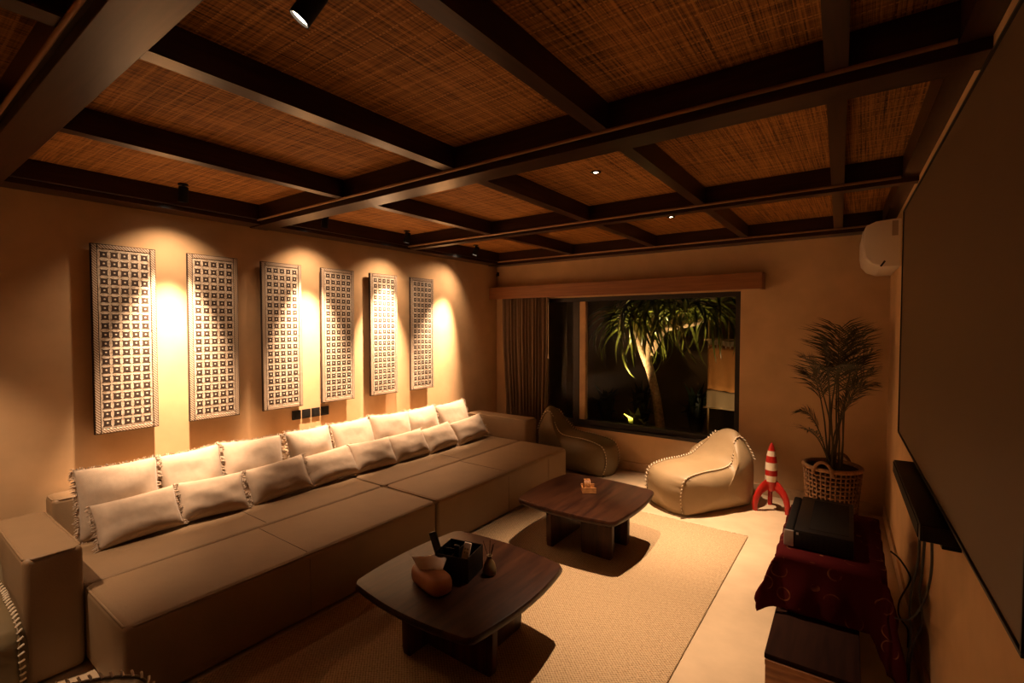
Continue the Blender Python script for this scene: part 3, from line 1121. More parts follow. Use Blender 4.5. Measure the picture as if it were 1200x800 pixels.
# coaster holder on the far table
ch = thing('coaster_holder', 'small wooden holder of round coasters on the far table', 'coaster holder', (2.385, -1.93, ZT + 0.0006), (0, 0, math.radians(35)))
for nm, b in (('base', (-0.052, 0.052, -0.052, 0.052, 0, 0.012)), ('side', (-0.052, 0.052, -0.052, -0.042, 0.012, 0.046)),
              ('side', (-0.052, 0.052, 0.042, 0.052, 0.012, 0.046)), ('side', (-0.052, -0.042, -0.042, 0.042, 0.012, 0.040))):
    MB().box(*b).build(nm, 'coaster', ch, bevel=0.002)
cst = MB().lathe([(0.001, -0.005), (0.042, -0.005), (0.043, -0.003), (0.043, 0.003), (0.042, 0.005), (0.001, 0.005)], 24).mesh('coaster', 'coaster', smooth=True, angle=0.6)
for k in range(4):
    o = put('coaster', cst, None, (2.385 + math.cos(math.radians(35)) * (-0.030 + 0.0125 * k), -1.93 + math.sin(math.radians(35)) * (-0.030 + 0.0125 * k), ZT + 0.0126 + 0.043),
            Euler((0, PI / 2, math.radians(35))))
    tag(o, 'round wooden coaster standing on edge in the holder on the far table', 'coaster', 'round coasters in the wooden holder')


# ------------------------------------------------------------------ bean bag chairs
def catmull(pts, n):
    out = []
    N = len(pts)
    for i in range(N):
        p0, p1, p2, p3 = (Vector(pts[(i + k - 1) % N]) for k in range(4))
        for k in range(n):
            t = k / n
            out.append(0.5 * ((2 * p1) + (-p0 + p2) * t + (2 * p0 - 5 * p1 + 4 * p2 - p3) * t * t + (-p0 + 3 * p1 - 3 * p2 + p3) * t ** 3))
    return out


# side profile, x from front (0) to back, z up
BP = [(0.06, 0.0), (0.00, 0.05), (-0.035, 0.19), (-0.005, 0.325), (0.085, 0.375), (0.27, 0.405), (0.45, 0.415), (0.585, 0.44), (0.675, 0.54),
      (0.735, 0.63), (0.80, 0.675), (0.865, 0.63), (0.90, 0.49), (0.905, 0.28), (0.87, 0.05), (0.80, 0.0), (0.42, -0.0)]


def bean_bag(name, label, loc, rz, mat, scale=1.0, width=0.30, group='bean bag chairs', BP=BP):
    t = thing(name, label, 'bean bag', loc, (0, 0, rz), group)
    prof = catmull(BP, 5)
    N = len(prof)
    c = Vector((0.45, 0.22))

    def wfac(z):
        return 1 - 0.42 * smoothstep(0.40, 0.70, z)
    rings = []
    off = Vector((rz * 3, loc[0] * 2, 0))

    def pt(v, p, shrink, out):
        q = c + (p - c) * shrink
        y = v * width * wfac(q.y) + out
        x = q.x + 0.012 * noise.noise(Vector((q.x * 4, y * 4, q.y * 4)) + off)
        z = q.y
        y += 0.010 * noise.noise(Vector((q.x * 5, 3 + y * 5, q.y * 5)) + off)
        if z > 0.02:
            z += 0.014 * noise.noise(Vector((q.x * 3.5, y * 3.5, 9 + q.y * 4)) + off)
        return (x * scale, y * scale, max(0.0, z) * scale)
    # left cap, body, right cap
    caps = [(0.02, 0.095), (0.30, 0.093), (0.60, 0.080), (0.80, 0.055), (0.93, 0.024)]
    for s, o_ in caps:
        rings.append([pt(-1, p, s, -o_) for p in prof])
    for i in range(17):
        v = -1 + 2 * i / 16
        sh = 1.0 + 0.125 * (1 - v * v) ** 0.7
        puck = 0.016 * math.exp(-((1 - abs(v)) / 0.30) ** 2) * (abs(v) < 0.99)
        rings.append([pt(v, p, (sh - puck * (1 + math.sin(i_ * 2.1))) if p.y > 0.02 else 1.0, 0) for i_, p in enumerate(prof)])
    for s, o_ in reversed(caps):
        rings.append([pt(1, p, s, o_) for p in prof])
    m = MB()
    m.rings(rings)
    m.build('bag', mat, t, smooth=True)
    # stitches along both side seams, from the front foot over seat and backrest
    i0, i1 = 5, 62
    for s in (-1, 1):
        st = MB()
        rp = MB()
        path = []
        for k in range(i0, i1):
            path.append(Vector(pt(s, prof[k], 1.012, s * 0.004)))
        ln = 0.0
        rp.tube(path, 0.006 * scale, 6)
        rp.build('seam_roll', mat, t, smooth=True)
        nxt = 0.0
        for a, b in zip(path[:-1], path[1:]):
            d = b - a
            L_ = d.length
            while nxt < ln + L_:
                p = a + d * ((nxt - ln) / L_)
                side = Vector((0, s, 0))
                tdir = d.normalized()
                nrm = tdir.cross(side).normalized()
                if nrm.dot(p - Vector((c.x, p.y, c.y)) * scale) < 0:
                    nrm = -nrm
                e = (side * 0.7 + nrm * 0.35).normalized()
                c0 = p + nrm * 0.0075 + side * 0.004
                st.tube([c0 - e * 0.010 - tdir * 0.006, c0 + nrm * 0.002, c0 + e * 0.010 + tdir * 0.006], 0.0046, 5)
                nxt += 0.030
            ln += L_
        o = st.build('stitching', 'stitch', t)
        o['kind'] = 'stuff'
    return t


def face_dir(fx, fy):
    """rotation so that the local -X (front) points along (fx, fy)"""
    return math.atan2(fy, fx) + PI


bean_bag('bean_bag_chair', 'khaki bean bag chair with cream stitching brightly lit beside the red rocket', (2.645, -0.905, 0.001),
         face_dir(-0.50, -0.80), 'bean', 0.90, 0.255)
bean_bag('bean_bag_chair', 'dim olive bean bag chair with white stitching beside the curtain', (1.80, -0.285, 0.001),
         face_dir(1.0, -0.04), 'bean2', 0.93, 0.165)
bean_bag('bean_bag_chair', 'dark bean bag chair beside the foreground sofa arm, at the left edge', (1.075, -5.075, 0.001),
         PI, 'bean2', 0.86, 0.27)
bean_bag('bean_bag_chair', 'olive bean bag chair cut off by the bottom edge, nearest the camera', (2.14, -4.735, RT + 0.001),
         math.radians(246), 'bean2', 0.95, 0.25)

# ------------------------------------------------------------------ toy rocket
tr = thing('toy_rocket', 'red and white toy rocket standing on three legs by the plant', 'toy rocket', (3.425, -0.40, 0.0005), (0, 0, math.radians(20)))
RPF = [(0.030, 0.175), (0.040, 0.20), (0.047, 0.25), (0.050, 0.31), (0.050, 0.37), (0.047, 0.43), (0.041, 0.48), (0.031, 0.535), (0.018, 0.58), (0.006, 0.605), (0.001, 0.612)]


def rad_at(z):
    for (r0, z0), (r1, z1) in zip(RPF[:-1], RPF[1:]):
        if z0 <= z <= z1:
            return r0 + (r1 - r0) * (z - z0) / (z1 - z0)
    return 0.001


bands = [(0.175, 0.262, 'red'), (0.262, 0.315, 'white'), (0.315, 0.365, 'red'), (0.365, 0.432, 'white'), (0.432, 0.49, 'red'), (0.49, 0.535, 'white'), (0.535, 0.612, 'red')]
for i, (z0, z1, c) in enumerate(bands):
    pr = [(rad_at(z0 + (z1 - z0) * k / 6), z0 + (z1 - z0) * k / 6) for k in range(7)]
    MB().lathe(pr, 24).build('hull_band' if i < len(bands) - 1 else 'nose_cone', c, tr, smooth=True, angle=0.9)
for k in range(3):
    a = math.radians(200 + 120 * k)
    m = MB()
    path = [(0.022, 0.235), (0.06, 0.215), (0.105, 0.175), (0.135, 0.12), (0.148, 0.055), (0.146, 0.0)]
    rings = []
    for i, (r, z) in enumerate(path):
        hw = [0.012, 0.016, 0.019, 0.020, 0.020, 0.018][i]
        hh = [0.052, 0.043, 0.034, 0.028, 0.024, 0.020][i]
        pa = Vector(path[max(0, i - 1)])
        pb = Vector(path[min(len(path) - 1, i + 1)])
        tdir = (pb - pa).normalized()
        nrm = Vector((-tdir.y, tdir.x))
        if i == len(path) - 1:
            nrm = Vector((1, 0))
        ring = []
        for q in range(10):
            an = 2 * PI * q / 10
            rr_ = r + nrm.x * hh * math.sin(an)
            zz = max(0, z + nrm.y * hh * math.sin(an))
            ring.append((rr_ * math.cos(a) - hw * math.cos(an) * math.sin(a), rr_ * math.sin(a) + hw * math.cos(an) * math.cos(a), zz))
        rings.append(ring)
    m.rings(rings)
    m.build('leg', 'red', tr, smooth=True, angle=0.9)

# ------------------------------------------------------------------ potted palm
pt_ = thing('potted_palm', 'leafy dark palm planted in a wicker basket in the right corner', 'plant', (3.880, -0.42, 0.0005))
bk = MB()
NR = 14
for i in range(NR):
    z = 0.012 + 0.455 * i / (NR - 1)
    R = 0.165 + 0.035 * (i / (NR - 1))
    path = []
    for k in range(73):
        a = 2 * PI * k / 72
        r = R + 0.007 * math.cos(a * 18 + (PI if i % 2 else 0))
        path.append((r * math.cos(a), r * math.sin(a), z))
    bk.tube(path, 0.0085, 6, cap=False)
for k in range(36):
    a = 2 * PI * k / 36
    bk.tube([(0.170 * math.cos(a), 0.170 * math.sin(a), 0.004), (0.206 * math.cos(a), 0.206 * math.sin(a), 0.47)], 0.0065, 5)
bo = bk.build('wicker_basket', 'wicker', pt_, smooth=True)
MB().lathe([(0.150, 0.004), (0.156, 0.01), (0.190, 0.468), (0.184, 0.468), (0.150, 0.02)], 32).build('lining', 'basket_dark', bo, smooth=True)
MB().tube([(0.203 * math.cos(2 * PI * k / 48), 0.203 * math.sin(2 * PI * k / 48), 0.478) for k in range(49)], 0.018, 8, cap=False).build('rim', 'wicker', bo, smooth=True)
for s in (-1, 1):
    path = []
    for k in range(13):
        a = PI * k / 12
        path.append((0.070 * math.cos(a), s * 0.212, 0.44 + 0.105 * math.sin(a)))
    rot = Matrix.Rotation(math.radians(-15), 4, 'Z')
    MB().tube(path, 0.013, 7).build('handle', 'wicker', bo, smooth=True, xf=rot)
MB().lathe([(0.001, 0.021), (0.145, 0.022), (0.179, 0.40), (0.10, 0.425), (0.001, 0.43)], 24).build('soil', 'soil', pt_, smooth=True)


def frond(base, tip, droop, Ln, nleaf, parent, seed, leaf_len=0.19):
    rnd = random.Random(seed)
    b, t = Vector(base), Vector(tip)
    m = MB()
    path = []
    for k in range(11):
        s = k / 10
        p = b.lerp(t, s)
        p.z += droop * (4 * s * (1 - s)) * 0.5
        path.append(p)
    m.tube(path, [0.006 - 0.0045 * k / 10 for k in range(11)], 5)
    for i in range(nleaf):
        s = 0.34 + 0.66 * i / (nleaf - 1)
        f = s * 10
        k = min(9, int(f))
        p = path[k].lerp(path[k + 1], f - k)
        td = (path[k + 1] - path[k]).normalized()
        sd = td.cross(Vector((0, 0, 1)))
        if sd.length < 0.1:
            sd = Vector((1, 0, 0))
        sd.normalize()
        up = sd.cross(td)
        ll = leaf_len * (0.55 + 0.9 * math.sin(PI * (0.15 + 0.75 * (s - 0.34) / 0.66))) * rnd.uniform(0.85, 1.1)
        for sgn in (-1, 1):
            d = (td * 0.62 + sd * sgn * 0.80 + up * 0.12 + Vector((0, 0, rnd.uniform(-.22, .18)))).normalized()
            wv = (td - d * td.dot(d)).normalized() * 0.0050
            q1 = p + d * ll * 0.45
            q2 = p + d * ll + Vector((0, 0, -0.20 * ll))
            bi = len(m.v)
            nrm = d.cross(wv).normalized() * 0.0015
            m.v += [tuple(p - wv * .4), tuple(p + wv * .4), tuple(q1 + wv + nrm), tuple(q1 - wv + nrm), tuple(q2)]
            m.face([bi, bi + 1, bi + 2, bi + 3])
            m.face([bi + 3, bi + 2, bi + 4])
    m.v = [(min(v[0], 0.335 - 0.02 * rnd.random()), min(v[1], 0.40), v[2]) for v in m.v]
    return m.build('frond', 'palm', parent)


FT = [((-0.20, -0.05, 1.36), 0.16), ((-0.16, 0.10, 1.22), 0.14), ((-0.08, -0.06, 1.50), 0.10), ((0.03, 0.02, 1.62), 0.08), ((0.08, -0.10, 1.60), 0.08),
      ((0.17, 0.05, 1.58), 0.10), ((0.24, -0.02, 1.42), 0.14), ((0.25, -0.12, 1.28), 0.14), ((0.12, 0.14, 1.34), 0.12), ((-0.03, -0.14, 1.30), 0.12),
      ((-0.22, -0.02, 0.92), 0.18), ((-0.19, -0.10, 0.78), 0.12), ((0.20, 0.08, 1.15), 0.15), ((0.02, 0.16, 1.5), 0.10), ((0.13, -0.02, 1.05), 0.10)]
for k, (tp, dr) in enumerate(FT):
    a = k * 2.4
    r = 0.03 + 0.035 * (k % 3) / 2
    b0 = (r * math.cos(a), r * math.sin(a), 0.41)
    # stem up to the fork, then the frond
    fork = Vector((tp[0] * 0.25 + b0[0] * 0.6, tp[1] * 0.25 + b0[1] * 0.6, 0.41 + (tp[2] - 0.41) * (0.52 if tp[2] > 1 else 0.35)))
    MB().tube([b0, (Vector(b0) + fork) / 2 + Vector((0.006, 0, 0)), fork], [0.009, 0.007, 0.006], 6).build('stem', 'stem', pt_, smooth=True)
    frond(fork, tp, dr, 1, 18, pt_, k, 0.25 if tp[2] > 1 else 0.14)

# ------------------------------------------------------------------ air conditioner (right wall, far corner)
RW = math.atan(K)          # the right wall's turn


def wall_frame(y, z, off=0.0):
    """origin on the right wall at depth y; local +X into the room (-x), local +Y towards the camera"""
    R = Matrix.Rotation(PI + RW, 4, 'Z')
    return Matrix.Translation((xr(y, off), y, z)) @ R


ac = thing('air_conditioner', 'white wall air conditioner high in the right back corner', 'air conditioner')
ac.matrix_basis = wall_frame(-0.05, 2.075)
prof = [(0.001, 0.0), (0.10, 0.0), (0.165, 0.025), (0.205, 0.075), (0.218, 0.15), (0.218, 0.27), (0.205, 0.305), (0.15, 0.330), (0.05, 0.340), (0.001, 0.340)]
m = MB()
m.rings([[(x, 0.0, z) for x, z in prof], [(x, 0.80, z) for x, z in prof]])
m.build('body', 'white_plastic', ac, bevel=0.008, seg=3, smooth=True, angle=0.8)
m = MB()
fp = [(0.110, 0.006), (0.170, 0.032), (0.208, 0.08), (0.2205, 0.15), (0.2205, 0.27), (0.223, 0.27), (0.223, 0.15), (0.211, 0.078), (0.172, 0.028), (0.112, 0.002)]
m.rings([[(x, 0.02, z) for x, z in fp], [(x, 0.78, z) for x, z in fp]])
m.build('front_cover', 'white_plastic', ac, smooth=True, angle=0.8)
MB().box(0.100, 0.112, 0.799, 0.802, 0.002, 0.048).build('louver_pivot', 'black', ac, xf=Matrix.Translation((0.106, 0, 0.02)) @ Matrix.Rotation(math.radians(-32), 4, 'Y') @ Matrix.Translation((-0.106, 0, -0.02)))
MB().box(0.02, 0.055, 0.799, 0.801, 0.22, 0.325).build('rating_label', 'grey_print', ac)

# ------------------------------------------------------------------ projection screen
sc_ = thing('projection_screen', 'huge dark grey screen mounted flat on the right wall', 'screen')
sc_.matrix_basis = wall_frame(-1.60, 1.02)
SL, SH = 2.36, 1.305
MB().box(0.022, 0.052, 0.006, SL - 0.006, 0.006, SH - 0.006).build('screen_surface', 'screen', sc_)
for b in ((0.018, 0.058, 0, SL, 0, 0.009), (0.018, 0.058, 0, SL, SH - 0.009, SH), (0.018, 0.058, 0, 0.009, 0.009, SH - 0.009), (0.018, 0.058, SL - 0.009, SL, 0.009, SH - 0.009)):
    MB().box(*b).build('bezel', 'black', sc_, bevel=0.001, seg=1)
for yy in (0.4, SL - 0.4):
    MB().box(0.0, 0.022, yy - 0.1, yy + 0.1, 0.4, 0.9).build('wall_bracket', 'black_matte', sc_)

# soundbar below the screen
sb_ = thing('soundbar', 'black soundbar mounted under the big screen', 'soundbar')
sb_.matrix_basis = wall_frame(-2.27, 0.945, 0.003)
m = MB().box(0.02, 0.122, 0.0, 0.93, 0.0, 0.058)
m.build('cabinet', 'black', sb_, bevel=0.006, seg=2, smooth=True, angle=0.7)
MB().box(0.122, 0.125, 0.02, 0.91, 0.006, 0.052).build('grille', 'black_matte', sb_)
MB().box(0.03, 0.115, 0.929, 0.933, 0.005, 0.053).build('end_cap', 'black', sb_)
for yy in (0.12, 0.80):
    MB().box(0.0, 0.05, yy - 0.02, yy + 0.02, -0.05, 0.0).build('bracket', 'black_matte', sb_)

# ------------------------------------------------------------------ cabinet, cloth, projector
CR = RW  # along the right wall
cab = thing('low_cabinet', 'low dark wooden cabinet at the foot of the right wall', 'cabinet')
cab.matrix_basis = Matrix.Translation((3.917, -2.885, 0)) @ Matrix.Rotation(RW * 0.6, 4, 'Z')
CWD = 0.175
MB().box(-CWD + 0.006, CWD - 0.006, 0.012, 1.38, 0.0, 0.176).build('carcass', 'cab_dark', cab, bevel=0.003)
MB().box(-CWD, CWD, 0.0, 1.4, 0.176, 0.200).build('top', 'cab_dark', cab, bevel=0.003)
MB().box(-CWD + 0.004, CWD - 0.004, 0.0, 0.012, 0.004, 0.1758).build('end_panel', 'cab_wood', cab, bevel=0.002)
MB().box(-CWD + 0.003, CWD - 0.003, -0.006, 0.0, 0.150, 0.1755).build('end_rail', 'cab_wood', cab, bevel=0.002)
bx_ = thing('cloth_covered_box', 'dark wooden box on the low cabinet under the red cloth', 'box')
BXM = Matrix.Translation((3.945, -2.465, 0.2005)) @ Matrix.Rotation(RW * 0.6, 4, 'Z')
bx_.matrix_basis = BXM
BH = 0.290
MB().box(-0.195, 0.215, 0.0, 0.82, 0.0, BH - 0.015).build('carcass', 'cab_dark', bx_, bevel=0.004)
MB().box(-0.20, 0.22, -0.005, 0.825, BH - 0.015, BH).build('top', 'cab_dark', bx_, bevel=0.003)
for fx in (-0.17, 0.19):
    MB().box(fx - 0.02, fx + 0.02, 0.78, 0.824, -0.0, 0.03).build('corner_foot', 'cab_dark', bx_)

# the draped cloth: unfolded sheet, folded over the edges of the box
cx0, cx1, cy0, cy1 = -0.206, 0.226, -0.011, 0.831
top = BH + 0.004
m = MB()
nu, nv = 46, 60
ua, ub = cx0 - 0.17, cx1 + 0.22
va, vb = cy0 - 0.40, cy1 - 0.02
rows = []
for j in range(nv + 1):
    v = va + (vb - va) * j / nv
    row = []
    for i in range(nu + 1):
        u = ua + (ub - ua) * i / nu
        # slanted sheet: the hem hangs lower on the right
        uu = u
        hemv = -0.272 - 0.16 * smoothstep(0.17, 0.25, u)
        vv = v if v > cy0 else cy0 + (v - cy0) * (abs(hemv) / 0.40)
        dxl, dxr, dyn = max(0, cx0 - uu), max(0, uu - cx1), max(0, cy0 - vv)
        if dxr > 0:
            dxr = dxr * (0.55 + 0.45 * math.sin(v * 7 + 1) ** 2)
        if dxl > 0:
            dxl = dxl * (0.75 + 0.25 * math.sin(v * 6) ** 2)
        x = min(max(uu, cx0), cx1)
        y = max(vv, cy0)
        side = max(dxl, dxr)
        drop = math.hypot(side, dyn) if (side and dyn) else max(side, dyn)
        flare = min(side, dyn)
        z = top - drop
        wav = 0.010 * math.sin(u * 26 + 1.0) * smoothstep(0.02, 0.2, dyn) + 0.008 * math.sin(u * 11) * smoothstep(0.02, 0.2, dyn)
        y -= 0.006 * (dyn > 0) + 0.012 * smoothstep(0, 0.3, dyn) + flare * 0.25 + abs(wav) * 0.8
        if dxl:
            x -= 0.004 + 0.03 * smoothstep(0, 0.2, dxl) + flare * 0.35 + 0.008 * abs(math.sin(v * 20))
        if dxr:
            x += 0.004 + 0.025 * smoothstep(0, 0.25, dxr) + flare * 0.25 + 0.008 * abs(math.sin(v * 18))
        row.append((x, y, z))
    rows.append(row)
m.rings(rows, cap=False, closed=False)
clo = m.build('red_cloth', 'red_cloth', None, smooth=True)
clo.matrix_basis = BXM
sm = clo.modifiers.new('thickness', 'SOLIDIFY')
sm.thickness = 0.003
sm.offset = 1
tag(clo, 'dark red patterned cloth draped under the black projector', 'cloth')

pj = thing('projector', 'black box-shaped projector with a silver front corner on the red cloth', 'projector')
pj.matrix_basis = Matrix.Translation((3.905, -2.385, 0.2005 + top + 0.0042)) @ Matrix.Rotation(RW * 0.6, 4, 'Z')
PLN, PWD, PHT = 0.60, 0.150, 0.098
MB().box(-PWD + 0.045, PWD, 0, PLN, 0.008, PHT).build('housing', 'black', pj, bevel=0.005, seg=2, smooth=True, angle=0.7)
MB().box(-PWD, -PWD + 0.043, 0.008, PLN - 0.008, 0.008, PHT - 0.006).build('front_grille', 'black_matte', pj, bevel=0.012, seg=3, smooth=True, angle=0.9)
MB().box(-PWD, -PWD + 0.044, -0.004, 0.0075, 0.008, PHT - 0.008).build('silver_end_cap', 'silver', pj, bevel=0.002)
MB().box(-0.04, PWD - 0.02, 0.05, PLN - 0.05, PHT, PHT + 0.0012).build('top_panel', 'black_matte', pj)
gr = MB().box(-0.006, 0.006, -0.0015, 0.0, -0.0025, 0.0025).mesh('vent_slot', 'black_matte')
for r in range(8):
    for c in range(9):
        put('vent_slot', gr, pj, (-0.070 + 0.024 * c, 0.0, 0.018 + 0.009 * r))
MB().box(-0.095, -0.085, -0.002, 0.0005, PHT - 0.024, PHT - 0.012).build('indicator', 'silver', pj)
for fx in (-0.1, 0.12):
    for fy in (0.05, PLN - 0.05):
        MB().lathe([(0.012, 0), (0.012, 0.009)], 12).build('foot', 'black_matte', pj, loc=(fx, fy, 0))


# cables
def cable(label, pts, r=0.0042):
    P = [Vector(p) for p in pts]
    path = []
    for i in range(len(P) - 1):
        p0, p1, p2, p3 = P[max(0, i - 1)], P[i], P[i + 1], P[min(len(P) - 1, i + 2)]
        for k in range(8):
            t = k / 8
            path.append(0.5 * ((2 * p1) + (-p0 + p2) * t + (2 * p0 - 5 * p1 + 4 * p2 - p3) * t * t + (-p0 + 3 * p1 - 3 * p2 + p3) * t ** 3))
    path.append(P[-1])
    o = MB().tube(path, r, 6).build('cable', 'cable', None, smooth=True)
    tag(o, label, 'cable', 'cables hanging below the soundbar')


def wp(y, off, z):
    return (xr(y, off), y, z)


cable('black cable hanging leftmost from the soundbar end to the floor', [(4.239, -3.15, .944), (4.248, -3.005, .8), (4.247, -2.81, .62), (4.251, -2.668, .45), (4.264, -2.583, .32), (4.261, -2.483, .15), (4.263, -2.381, .006)])
cable('black cable hanging in wavy bends from the soundbar to the floor', [(4.252, -3.15, .944), (4.262, -2.986, .78), (4.272, -2.787, .6), (4.285, -2.71, .5), (4.295, -2.605, .38), (4.277, -2.532, .26), (4.272, -2.459, .12), (4.272, -2.397, .006)])
cable('black cable swinging from the soundbar across to the red cloth', [(4.270, -3.15, .944), (4.279, -3.07, .82), (4.281, -2.966, .7), (4.272, -2.865, .58), (4.242, -2.77, .47), (4.205, -2.66, .41)])
cable('black cable looping out from behind the red cloth beside the wall', [(4.205, -2.127, .495), (4.242, -2.141, .47), (4.28, -2.192, .42), (4.279, -2.176, .37), (4.245, -2.184, .28), (4.240, -2.198, .22), (4.256, -2.169, .17), (4.283, -2.127, .11), (4.286, -2.099, .006)])

# ------------------------------------------------------------------ garden outside the window
gd = box('garden_ground', (-1.6, 6.0, 0.2, 5.2, -0.25, -0.05), 'g_ground')
struct(gd, 'dark gravel garden floor outside the window')
struct(box('garden_wall', (-1.6, 6.0, 3.0, 3.15, -0.05, 3.2), 'g_wall'), 'rendered garden wall behind the tree')
struct(box('garden_wall_side', (-0.75, -0.60, 0.2, 3.0, -0.05, 3.2), 'g_wall'), 'rendered side wall of the garden')
struct(box('left_bay_bright_strip', (-0.12, 0.02, 0.95, 1.15, -0.05, 3.0), 'jamb', bevel=0.01), 'added pale upright for the bright strip in the left window bay')  # no real pillar: added so the left bay shows its bright strip of light

tree = thing('spiky_tree', 'tall spiky leaved tree with a lit fibrous trunk outside the window', 'tree', (1.80, 1.30, -0.05))
m = MB()
tp = [(0.06, 0, 0.0), (0.03, 0, 0.35), (-0.02, 0.0, 0.70), (-0.09, 0.0, 1.00), (-0.16, 0.0, 1.22), (-0.14, 0.02, 1.55), (-0.10, 0.04, 1.9)]
m.tube(tp, [0.085, 0.065, 0.058, 0.056, 0.06, 0.045, 0.04], 12)
m.build('trunk', 'bark', tree, smooth=True)
br = [[(-0.15, 0, 1.15), (-0.22, -0.05, 1.35), (-0.34, -0.08, 1.80)], [(-0.13, 0.02, 1.30), (0.0, 0.12, 1.60), (0.36, 0.05, 1.92)], [(0.08, 0.10, 1.68), (0.42, 0.30, 1.75), (0.62, 0.52, 1.88)]]
for b in br:
    MB().tube(b, [0.05, 0.042, 0.035], 9).build('branch', 'bark', tree, smooth=True)


def leaf_mesh(Ln, wd, droop, seed):
    rnd = random.Random(seed)
    m = MB()
    rows = []
    n = 9
    ang = math.radians(rnd.uniform(20, 40))
    x = z = 0.0
    for k in range(n + 1):
        s = k / n
        wv = wd * min(1, s * 5 + 0.35) * (1 - s ** 3) + 0.001
        rows.append([(x, -wv, z + wv * 0.30), (x, 0, z), (x, wv, z + wv * 0.30)])
        a = ang - droop * s * 1.25
        x += Ln / n * math.cos(a)
        z += Ln / n * math.sin(a)
    m.rings(rows, cap=False, closed=False)
    return m.mesh('leaf', 'leaf', smooth=True)


lm = [leaf_mesh(0.72 + 0.09 * k, 0.019 + 0.002 * (k % 3), 1.25 + 0.24 * k, k) for k in range(5)]
heads = [((-0.34, -0.08, 1.80), 70), ((-0.10, 0.04, 2.05), 60), ((0.36, 0.0, 1.95), 70), ((0.62, 0.52, 1.90), 50)]
rnd = random.Random(5)
for (hx_, hy_, hz_), n in heads:
    for k in range(n):
        a = k * 2.39996 + rnd.uniform(-.2, .2)
        el = -0.95 + 1.6 * ((k / n)) + rnd.uniform(-.15, .15)
        put('leaf', lm[rnd.randrange(5)], tree, (hx_, hy_, hz_ + rnd.uniform(-.10, .06)), Euler((rnd.uniform(-.4, .4), -el * 0.62, a)))


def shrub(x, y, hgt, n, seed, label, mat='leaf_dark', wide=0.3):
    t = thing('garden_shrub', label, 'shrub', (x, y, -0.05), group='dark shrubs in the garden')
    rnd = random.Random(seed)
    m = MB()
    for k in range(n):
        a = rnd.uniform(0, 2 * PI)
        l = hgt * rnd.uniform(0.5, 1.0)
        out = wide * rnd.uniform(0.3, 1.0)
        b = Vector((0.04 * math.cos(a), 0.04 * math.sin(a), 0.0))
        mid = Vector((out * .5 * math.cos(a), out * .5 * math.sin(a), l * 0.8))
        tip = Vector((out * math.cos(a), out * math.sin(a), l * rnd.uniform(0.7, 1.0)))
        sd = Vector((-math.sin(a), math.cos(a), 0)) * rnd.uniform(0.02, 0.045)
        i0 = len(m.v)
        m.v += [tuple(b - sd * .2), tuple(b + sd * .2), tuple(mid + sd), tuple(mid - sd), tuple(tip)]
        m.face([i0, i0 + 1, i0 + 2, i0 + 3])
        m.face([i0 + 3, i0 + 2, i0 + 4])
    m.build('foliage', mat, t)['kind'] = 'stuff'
    MB().lathe([(0.05, 0), (0.03, 0.1), (0.01, hgt * 0.5)], 8).build('stem', 'bark', t)


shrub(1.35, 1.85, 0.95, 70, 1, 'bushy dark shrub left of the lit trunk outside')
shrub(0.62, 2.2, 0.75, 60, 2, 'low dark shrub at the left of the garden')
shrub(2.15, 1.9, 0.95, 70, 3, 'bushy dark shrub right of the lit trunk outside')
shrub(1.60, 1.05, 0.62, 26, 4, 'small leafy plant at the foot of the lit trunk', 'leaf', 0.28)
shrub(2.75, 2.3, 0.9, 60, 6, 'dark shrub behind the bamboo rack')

# bamboo rack with the hanging cloth
rk = thing('bamboo_rack', 'upright bamboo rack at the right edge of the window view', 'rack', (2.58, 1.62, -0.05))
for k in range(5):
    MB().tube([(-0.20 + 0.125 * k, 0.0, 0.0 if k in (0, 4) else 0.6), (-0.20 + 0.125 * k, 0, 1.86)], 0.013, 7).build('cane', 'bamboo', rk, smooth=True)
for z in (0.6, 1.52):
    MB().tube([(-0.26, -0.02, z), (0.36, -0.02, z)], 0.013, 7).build('rail', 'bamboo', rk, smooth=True)
hc = thing('hanging_cloth', 'orange and cream cloth hung over the bamboo rack', 'cloth', (2.58, 1.56, 0.55))


def sheet(x0, x1, z0, z1, yoff):
    rows = []
    for j in range(9):
        z = z1 + (z0 - z1) * j / 8
        rows.append([(x0 + (x1 - x0) * i / 16, yoff + 0.018 * math.sin(i * 0.9 + z * 3) * (0.3 + j / 9), z + 0.012 * math.sin(i * 0.5)) for i in range(17)])
    return MB().rings(rows, cap=False, closed=False)


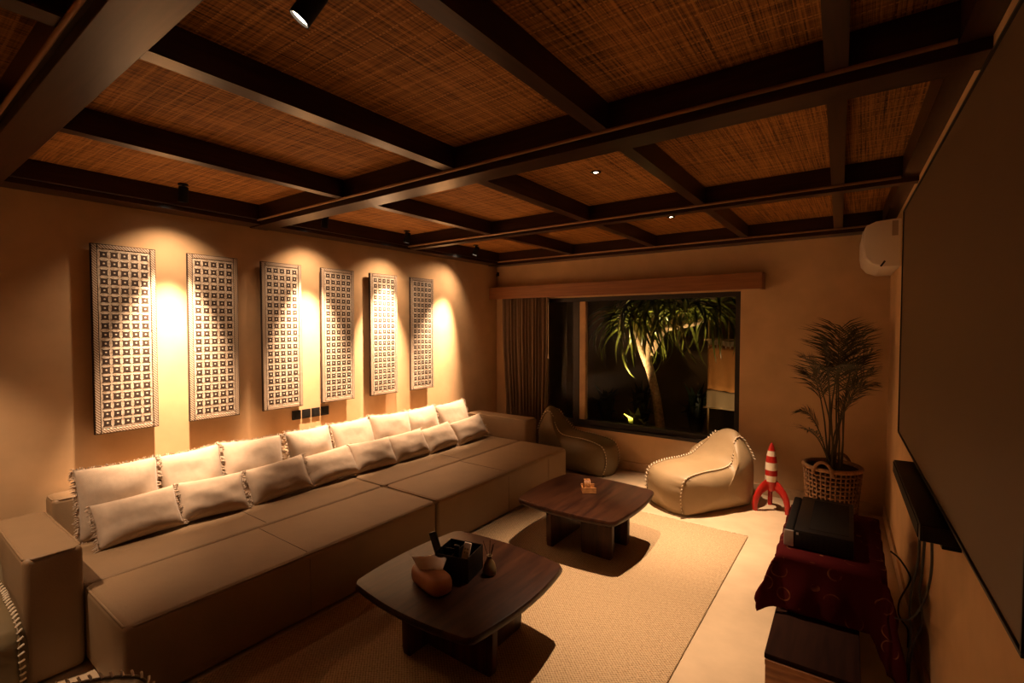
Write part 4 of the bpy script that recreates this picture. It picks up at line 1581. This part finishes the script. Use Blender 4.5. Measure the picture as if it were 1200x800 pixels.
for nm, a, mt in (('cream_hem', (-0.21, 0.26, 0.0, 0.24, 0), 'cream_cloth'), ('orange_field', (-0.20, 0.26, 0.24, 0.84, 0), 'orange_cloth'), ('tasselled_edge', (-0.20, 0.26, 0.84, 0.91, 0), 'cream_cloth')):
    o = sheet(*a).build(nm, mt, hc, smooth=True)
    o.modifiers.new('thickness', 'SOLIDIFY').thickness = 0.003
tmesh = MB().tube([(0, 0, 0), (0.004, 0, -0.03), (0, 0, -0.05)], [0.007, 0.009, 0.004], 5).mesh('tassel', 'cream_cloth')
for k in range(9):
    put('tassel', tmesh, hc, (-0.19 + 0.055 * k, -0.022, 0.85))

# uplight at the foot of the tree
ul = thing('garden_uplight', 'small garden spike light shining up the tree trunk', 'garden light', (1.42, 0.62, -0.05), (0, 0, 0))
MB().tube([(0, 0, 0), (0, 0, 0.10)], 0.01, 8).build('spike', 'black_matte', ul)
ud = (Vector((1.62, 1.28, 1.30)) - Vector((1.42, 0.62, 0.12))).normalized()
h2 = MB().lathe([(0.02, -0.05), (0.032, -0.04), (0.034, 0.04), (0.030, 0.04), (0.028, 0.02)], 14).build('lamp_head', 'black_matte', ul, loc=(0, 0, 0.13), rot=ud.to_track_quat('Z', 'Y').to_euler(), smooth=True)
spot_light('garden_uplight_light', Vector((1.42, 0.62, 0.08)) + ud * 0.10, Vector((1.42, 0.62, 0.08)) + ud, E_GARD * 2.0, 50, 0.9, 0.03, (1.0, 0.72, 0.36))

cloth_fill = thing('garden_uplight', 'added unseen fill light in front of the bamboo rack', 'garden light', (2.95, 0.75, -0.05))  # added below the sill to brighten the hanging cloth; not a garden fixture
MB().tube([(0, 0, 0), (0, 0, 0.10)], 0.01, 8).build('spike', 'black_matte', cloth_fill)
ud = (Vector((2.50, 1.58, 1.05)) - Vector((2.95, 0.75, 0.08))).normalized()
MB().lathe([(0.02, -0.05), (0.032, -0.04), (0.034, 0.04), (0.030, 0.04), (0.028, 0.02)], 14).build('lamp_head', 'black_matte', cloth_fill, loc=(0, 0, 0.13), rot=ud.to_track_quat('Z', 'Y').to_euler(), smooth=True)
spot_light('garden_uplight_light', Vector((2.95, 0.75, 0.08)) + ud * 0.10, Vector((2.95, 0.75, 0.08)) + ud, E_GARD * 0.10, 75, 0.9, 0.03, (1.0, 0.68, 0.34))
